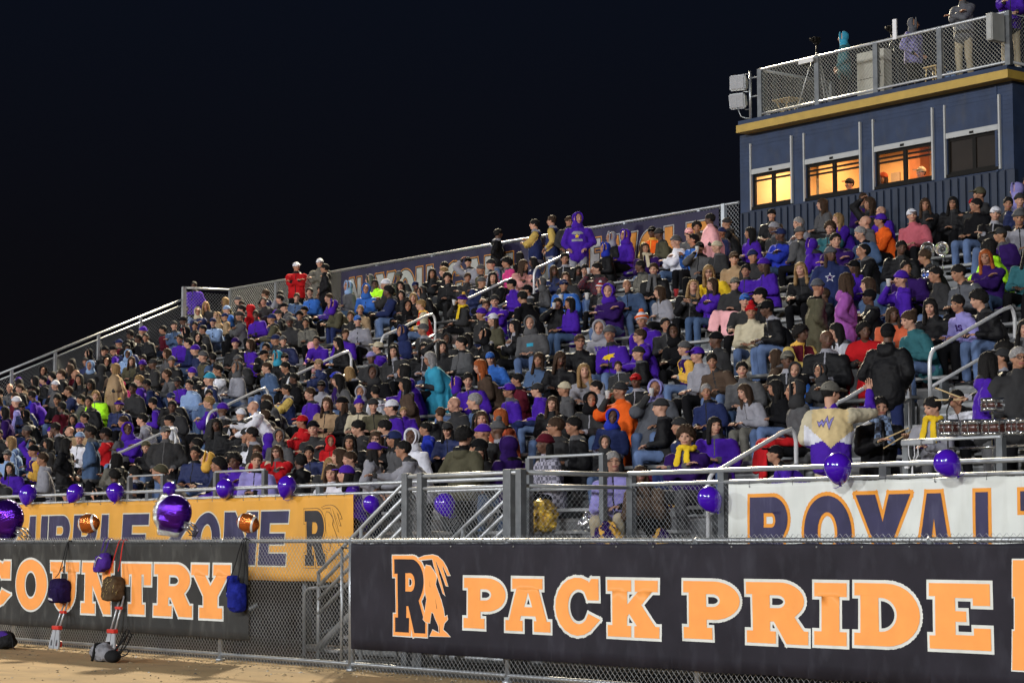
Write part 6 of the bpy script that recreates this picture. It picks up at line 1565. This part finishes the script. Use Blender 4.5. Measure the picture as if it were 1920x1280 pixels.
for key, a, c, lb in ((1650,'R',(.30,-.10,.16),'wooden drumstick raised in the hand of the scarf wearing drummer'),(1650,'L',(-.28,-.08,-.12),'wooden drumstick held low across the scarf wearing drummer'),(1878,'R',(-.10,-.34,.12),'pale drumstick slanting from the standing drummer towards the glasses wearer'),(1878,'L',(-.02,-.36,-.02),'pale drumstick held level over the drum row')):
    p = near(key, 761 if key == 1650 else 668); po = HERO[p['pn']]; M = p['o'].matrix_basis; w_ = M@(po.wr[a]+(po.wr[a]-po.el[a]).normalized()*.075); e_ = M@(po.wr[a]+V(c)); d = (e_-w_).normalized(); stick(w_-d*.08, w_+d*.32, lb, None)
# microphone and stand near the drummers, clamp with cables on the inner rail
q = at(1783, 748, Y=18.4); b = B(); b.tube([(q.x,18.4,q.z),(q.x-.06,18.4,q.z-.12),(q.x-.07,18.42,q.z-.5),(q.x-.07,18.42,1.205)], .008, 6); t = Thing('microphone_stand', (q.x-.07,18.42,1.2), 'thin black microphone stand between the two seated drummers', 'stand'); t.part(b, 'pole', [FR]); b = B(); b.ell((q.x,18.4,q.z),(.03,.022,.022), None, 10, 8); b.tube([(q.x,18.4,q.z),(q.x-.09,18.4,q.z-.05)], .012, 8); t.part(b, 'microphone', [FR])
q = at(1715, 832, Y=18.0); t = Thing('cable_bundle', q, 'grey clip box and white cables hanging on the inner rail', 'cables'); b = B(); b.bevbox((-.16,-.05,-.02),(.12,.03,.05), .02); b.bevbox((.12,-.03,-.01),(.28,.02,.03), .01); b.build('clip_box', [mat('grey_plastic', (.25,.26,.28), .4)], t.o)
b = B()
for dx in (-.06,.02,.07): b.tube([(dx,-.03,0),(dx+.02,-.05,-.12),(.0,-.04,-.22),(-.02+dx*.3,-.03,-.42)], .006, 5)
b.bevbox((-.10,-.06,-.26),(-.05,-.02,-.18), .01); b.bevbox((.05,-.06,-.24),(.10,-.02,-.17), .01); b.build('cable', [mat('white_cable', (.62,.62,.64), .5)], t.o)
# chrome horns held upright in the upper right
for px, lb in ((1739,'left chrome horn with its round bell towards the camera'),(1766,'right chrome horn with its round bell towards the camera')):
    q = at(px, 466, Y=yk(11)+.3); root = empty('brass_horn', q, R_(35)); root.scale = (.82,.82,.82); tag(root, lb, 'horn', 'chrome horns in the upper rows'); n = 24
    b = B(); pr = [(.13,0),(.10,.03),(.065,.07),(.035,.14),(.022,.24),(.018,.34)]; vs = [(r*math.cos(2*math.pi*i/n), y, r*math.sin(2*math.pi*i/n)) for r, y in pr for i in range(n)]; b.add(vs, [(j*n+i, j*n+(i+1)%n, (j+1)*n+(i+1)%n, (j+1)*n+i) for j in range(len(pr)-1) for i in range(n)], 0, True); b.tube([(.13*math.cos(2*math.pi*i/n), 0, .13*math.sin(2*math.pi*i/n)) for i in range(n+1)], .008, 6); b.build('bell', [CHR], root)
    b = B(); b.tube([(0,.34,0),(0,.42,-.04),(0,.42,-.16),(0,.30,-.2),(0,.12,-.2),(0,.05,-.14),(0,.10,-.08),(0,.30,-.08)], .014, 8); 
    for i in range(3): b.tube([(.0,.16+.04*i,-.20),(.0,.16+.04*i,-.04)], .014, 8)
    b.tube([(0,.1,-.2),(0,.12,-.46)], .012, 6); b.build('tubing', [CHR], root)
q = at(1742, 512, Y=yk(10)+.2); t = drum((q.x, q.y, q.z-.1), .10, .13, 'small blue and white drum on a bench below the chrome horns', 'small_drum', mat('drum_blue', (.04,.10,.42), .3))
# ---------------------------------------------------------------- small things on the front benches
CUP = mat('foam_cup', (.66,.66,.66), .7, nz=.03)
def cup(P, label, m=CUP, s=1.): 
    b = B(); n = 16; pr = [(.0,0),(.027,0),(.041,.105),(.044,.108),(.044,.113),(.038,.113),(.026,.006),(0,.006)]; vs = [(r*s*math.cos(2*math.pi*i/n), r*s*math.sin(2*math.pi*i/n), z*s) for r, z in pr for i in range(n)]; b.add(vs, [(j*n+i, j*n+(i+1)%n, (j+1)*n+(i+1)%n, (j+1)*n+i) for j in range(len(pr)-1) for i in range(n)], 0, True); o = b.build('paper_cup', [m], None, P); tag(o, label, 'cup', 'drink cups among the spectators'); return o
def onbench(px, py, k, lb): q = at(px, py, Y=yk(k)+.5); cup((q.x, q.y, zk(k)+.432), lb)
onbench(1248, 840, 1, 'white foam cup standing alone on the bench edge'); onbench(1204, 948, 0, 'white foam cup beside the lilac jacket on the front bench')
for p in rows:
    if p.get('pn') == 'drink' and 'o' in p:
        po = p['po']; M = p['o'].matrix_basis; w_ = M@(po.wr['R']+(po.wr['R']-po.el['R']).normalized()*.09+V((.01,-.03,-.03))); cup(w_-V((0,0,.03)), 'white cup held up by the '+p['label'].split(',')[0].replace('wrapped', 'one wrapped'))
for px, py, lb in ((1052,565,'white cup held left of the child with striped pompom beanie'),(1101,562,'white cup held in front of the checked maroon jacket row'),(1268,556,'red cup held before the pale grey jacket with long brown hair')):
    q = at(px, py, Y=at(px, py+30, Z=4.3).y); d = VD+CR*((px-960)/FPX)+CU*((640-py)/FPX); s_ = RISE/RUN; t_ = (Z0+.85-s_*(Y0+.2)-EYE.z)/(d.z-s_*d.y); q = EYE+d*t_; cup(q, lb, mat('red_cup', (.35,.03,.04), .4) if lb.startswith('red') else CUP, 1.2)
def heap(name, px, py, w, h, z, Yp, m, label, cat, seed, m2=None):
    q = at(px, py, Y=Yp); me = lump([((0,0,h*.45),(w*.42,.12,h*.5)),((-w*.22,-.03,h*.3),(w*.28,.11,h*.35)),((w*.2,.02,h*.35),(w*.28,.10,h*.32))], .013, .028, seed); me.materials.append(m)
    if m2:
        me.materials.append(m2); me.polygons.foreach_set('material_index', [1 if math.sin(p.center.x*30+p.center.z*24+2.5*noise.noise(p.center*9)) > .15 else 0 for p in me.polygons])
    me.name = name; o = obj(name, me, None, (q.x, q.y, z)); tag(o, label, cat); return o
FAB_P = cloth('dpurple', 'h'); FAB_G = cloth('gold', 'h'); METG = mat('pompom_gold', (.70,.46,.06), .35, .5, nz=.4, nsc=60, bump=1, bsc=80)
heap('pompom', 1012, 938, .56, .44, 1.62, 18.3, METG, 'gold metallic pompom on the front bench behind the post', 'pompom', 3, mat('pompom_shade', (.42,.27,.05), .4, .5))
heap('blanket', 1140, 980, .56, .52, 1.24, 18.0, FAB_P, 'purple and gold throw bunched at the knees of the lilac jacket', 'blanket', 5, FAB_G)
heap('blanket', 1240, 985, .34, .44, 1.22, 17.9, FAB_P, 'purple and gold striped cloth hanging from the front bench by the rail', 'blanket', 8, FAB_G)
heap('jacket_pile', 1275, 950, .55, .16, 1.935, 19.15, FAB_P, 'folded dark purple garment lying on the bench right of the cups', 'clothing', 11)
heap('scarf_pile', 1228, 952, .26, .09, 1.935, 19.1, FAB_G, 'crumpled gold scarf lying beside the cups on the bench', 'scarf', 12)
heap('foil_wrap', 1108, 948, .26, .22, 1.65, 18.35, FOILS, 'crumpled silver foil bag left of the lilac jacket', 'foil bag', 14)
heap('handbag', 1215, 840, .34, .16, zk(1)+.43, yk(1)+.5, cloth('maroon', 'h'), 'maroon and pink bag lying on the bench right of the child', 'bag', 15)
heap('jumper_pile', 1278, 920, .3, .2, zk(0)+.43, 19.15, FAB_G, 'gold and purple jumper on the bench above the cups', 'clothing', 17, FAB_P)
# ---------------------------------------------------------------- press box roof gear
def speaker(px, py, tilt, label):
    q = at(px, py, Y=32.72); root = empty('loudspeaker', q, R_(18)); root.rotation_euler = (R_(tilt), 0, R_(20)); tag(root, label, 'loudspeaker', 'loudspeakers on the press box corner'); b = B()
    a, d, h = .19, .26, .17; vs = [(-a,-.13,-h),(a,-.13,-h),(a,-.13,h),(-a,-.13,h),(-a*.62,d-.1,-h*.7),(a*.62,d-.1,-h*.7),(a*.62,d-.1,h*.7),(-a*.62,d-.1,h*.7)]
    bm = bmesh.new(); vv = [bm.verts.new(v) for v in vs]; [bm.faces.new([vv[i] for i in f]) for f in ((0,1,2,3),(7,6,5,4),(0,4,5,1),(1,5,6,2),(2,6,7,3),(3,7,4,0))]; bmesh.ops.bevel(bm, geom=bm.edges[:]+bm.verts[:], offset=.025, segments=2, affect='EDGES'); me = bpy.data.meshes.new('cabinet'); bm.to_mesh(me); bm.free(); me.materials.append(mat('speaker_grey', (.42,.44,.46), .5, nz=.05)); obj('cabinet', me, root)
    b.bevbox((-.155,-.142,-.135),(.155,-.128,.135), .01); b.build('grille', [mat('speaker_grille', (.30,.31,.33), .6, nz=.2, nsc=60)], root); b = B(); b.tube([(.12,.0,.19),(.22,.1,.19),(.22,.1,-.19),(.12,0,-.19)], .012, 6); b.build('bracket', [STEEL], root)
speaker(1387, 157, 0, 'upper grey loudspeaker on the pole at the press box corner'); speaker(1386, 190, 10, 'lower grey loudspeaker tilted on the pole at the corner')
q = at(1407, 200, Y=32.75); b = B(); b.tube([(q.x,32.75,10.33),(q.x,32.75,11.35)], .028, 8); b.tube([(q.x,32.75,11.2),(-32.95,32.78,11.2)], .018, 6); b.tube([(q.x,32.75,10.8),(-32.95,32.78,10.8)], .018, 6); b.tube([(-33.45,32.6,10.6),(-33.4,32.65,10.4),(q.x-.1,32.7,10.36),(q.x,32.75,10.34)], .012, 6); tag(b.build('speaker_pole', STEEL), 'steel pole carrying the two grey loudspeakers', 'pole')
def tripod(px, py, zf, h, m, label, Yp=None):
    q = at(px, py, Z=zf+h); t = Thing('tripod', (q.x, q.y, zf), label, 'tripod')
    for a in (-2.2,-.4,1.6): b = B(); b.tube([(q.x,q.y,zf+h-.25),(q.x+.16*math.cos(a),q.y+.16*math.sin(a),zf+h*.6),(q.x+.42*math.cos(a),q.y+.42*math.sin(a),zf)], .013, 6); t.part(b, 'leg', [m])
    b = B(); b.tube([(q.x,q.y,zf+h-.5),(q.x,q.y,zf+h-.05)], .018, 8); b.bevbox((q.x-.04,q.y-.04,zf+h-.09),(q.x+.04,q.y+.04,zf+h-.05), .01); t.part(b, 'head', [FR]); b = B(); b.bevbox((q.x-.06,q.y-.10,zf+h-.05),(q.x+.06,q.y+.07,zf+h+.06), .015); b.tube([(q.x,q.y-.10,zf+h),(q.x,q.y-.17,zf+h)], .04, 12); t.part(b, 'camera', [FR])
tripod(1531, 76, RF, 1.45, ALU, 'silver legged camera tripod at the left end of the roof'); tripod(1672, 55, RF, 1.50, mat('black_metal', (.02,.02,.022), .4), 'black camera tripod beside the hooded checked top on the roof')
q = at(1476, 165, Y=34.2); t = Thing('folding_table', (q.x, q.y, RF), 'small wooden folding tray table on the press box roof', 'table'); WD = mat('tray_wood', (.50,.36,.16), .55, nz=.15, nsc=10, stretch=(1,8,1)); b = B(); b.bevbox((q.x-.28,q.y-.2,RF+.62),(q.x+.28,q.y+.2,RF+.645), .008); t.part(b, 'tabletop', [WD])
for sy_ in (-.15,.15):
    for sg in (-1,1): b = B(); b.tube([(q.x-sg*.2,q.y+sy_,RF),(q.x+sg*.2,q.y+sy_,RF+.62)], .014, 6); t.part(b, 'leg', [WD])
p0 = at(1613,160,Y=33.6); p1 = at(1664,160,Y=33.6); t = Thing('electrical_cabinet', ((p0.x+p1.x)/2,33.7,RF), 'tall beige steel cabinet behind the roof railing', 'cabinet'); b = B(); b.bevbox((p0.x,33.5,RF),(p1.x,33.75,11.42), .015); t.part(b, 'body', [mat('cabinet_beige', (.36,.35,.30), .5)]); b = B(); b.box((p0.x+.04,33.492,10.85),(p1.x-.04,33.499,10.86)); b.bevbox((p1.x-.12,33.47,10.9),(p1.x-.09,33.499,11.0), .004); t.part(b, 'door_handle', [FR])
p0 = at(1853,60,Y=32.42); p1 = at(1882,60,Y=32.42); t = Thing('junction_box', ((p0.x+p1.x)/2,32.3,10.9), 'large grey box fixed on the right corner of the roof railing', 'box'); b = B(); b.bevbox((p0.x,32.36,10.76),(-26.42,32.72,11.28), .012); t.part(b, 'body', [mat('box_grey', (.30,.31,.30), .5)]); b = B(); b.bevbox((p0.x+.01,32.345,10.78),(-26.44,32.358,11.26), .006); t.part(b, 'lid', [mat('box_grey_lid', (.34,.35,.34), .5)])
p = at(1679, 55, Y=32.6); b = B(); b.bevbox((p.x-.05,32.56,11.25),(p.x+.05,32.60,11.66), .01); tag(b.build('antenna_panel', mat('antenna_white', (.66,.66,.68), .4)), 'white upright antenna panel on the roof railing', 'antenna')
p = at(1512, 112, Y=32.68); b = B(); b.bevbox((p.x-.22,32.66,11.22),(p.x+.2,32.69,11.32), .01); tag(b.build('sign_plate', mat('plate_white', (.60,.60,.60), .4)), 'small blank white plate under the left roof rail', 'plate')
b = B(); b.bevbox((-30.2,35.2,10.72),(-26.6,35.45,10.76), .008)
for x in (-30,-28.4,-26.8): b.box((x-.02,35.25,RF),(x+.02,35.4,10.72))
tag(b.build('roof_bench', ALU), 'long aluminium bench plank on the press box roof', 'bench')
q = at(1752, 133, Y=33.3); t = Thing('stool', (q.x, q.y, RF), 'low wooden stool behind the roof railing post', 'stool'); b = B(); b.bevbox((q.x-.17,q.y-.15,RF+.38),(q.x+.17,q.y+.15,RF+.41), .008); t.part(b, 'seat', [WD])
for sx_ in (-.14,.14):
    for sy_ in (-.12,.12): b = B(); b.tube([(q.x+sx_,q.y+sy_,RF),(q.x+sx_*.8,q.y+sy_*.8,RF+.38)], .014, 6); t.part(b, 'leg', [WD])
heap('kit_bag', 1780, 132, .28, .2, RF, 33.1, cloth('ltblue', 'j'), 'pale blue bag on the roof floor at the khaki trousers', 'bag', 21)
heap('kit_bag', 1862, 118, .4, .2, RF, 33.0, cloth('charcoal', 'j'), 'dark bag with gear on the roof floor near the corner', 'bag', 22)
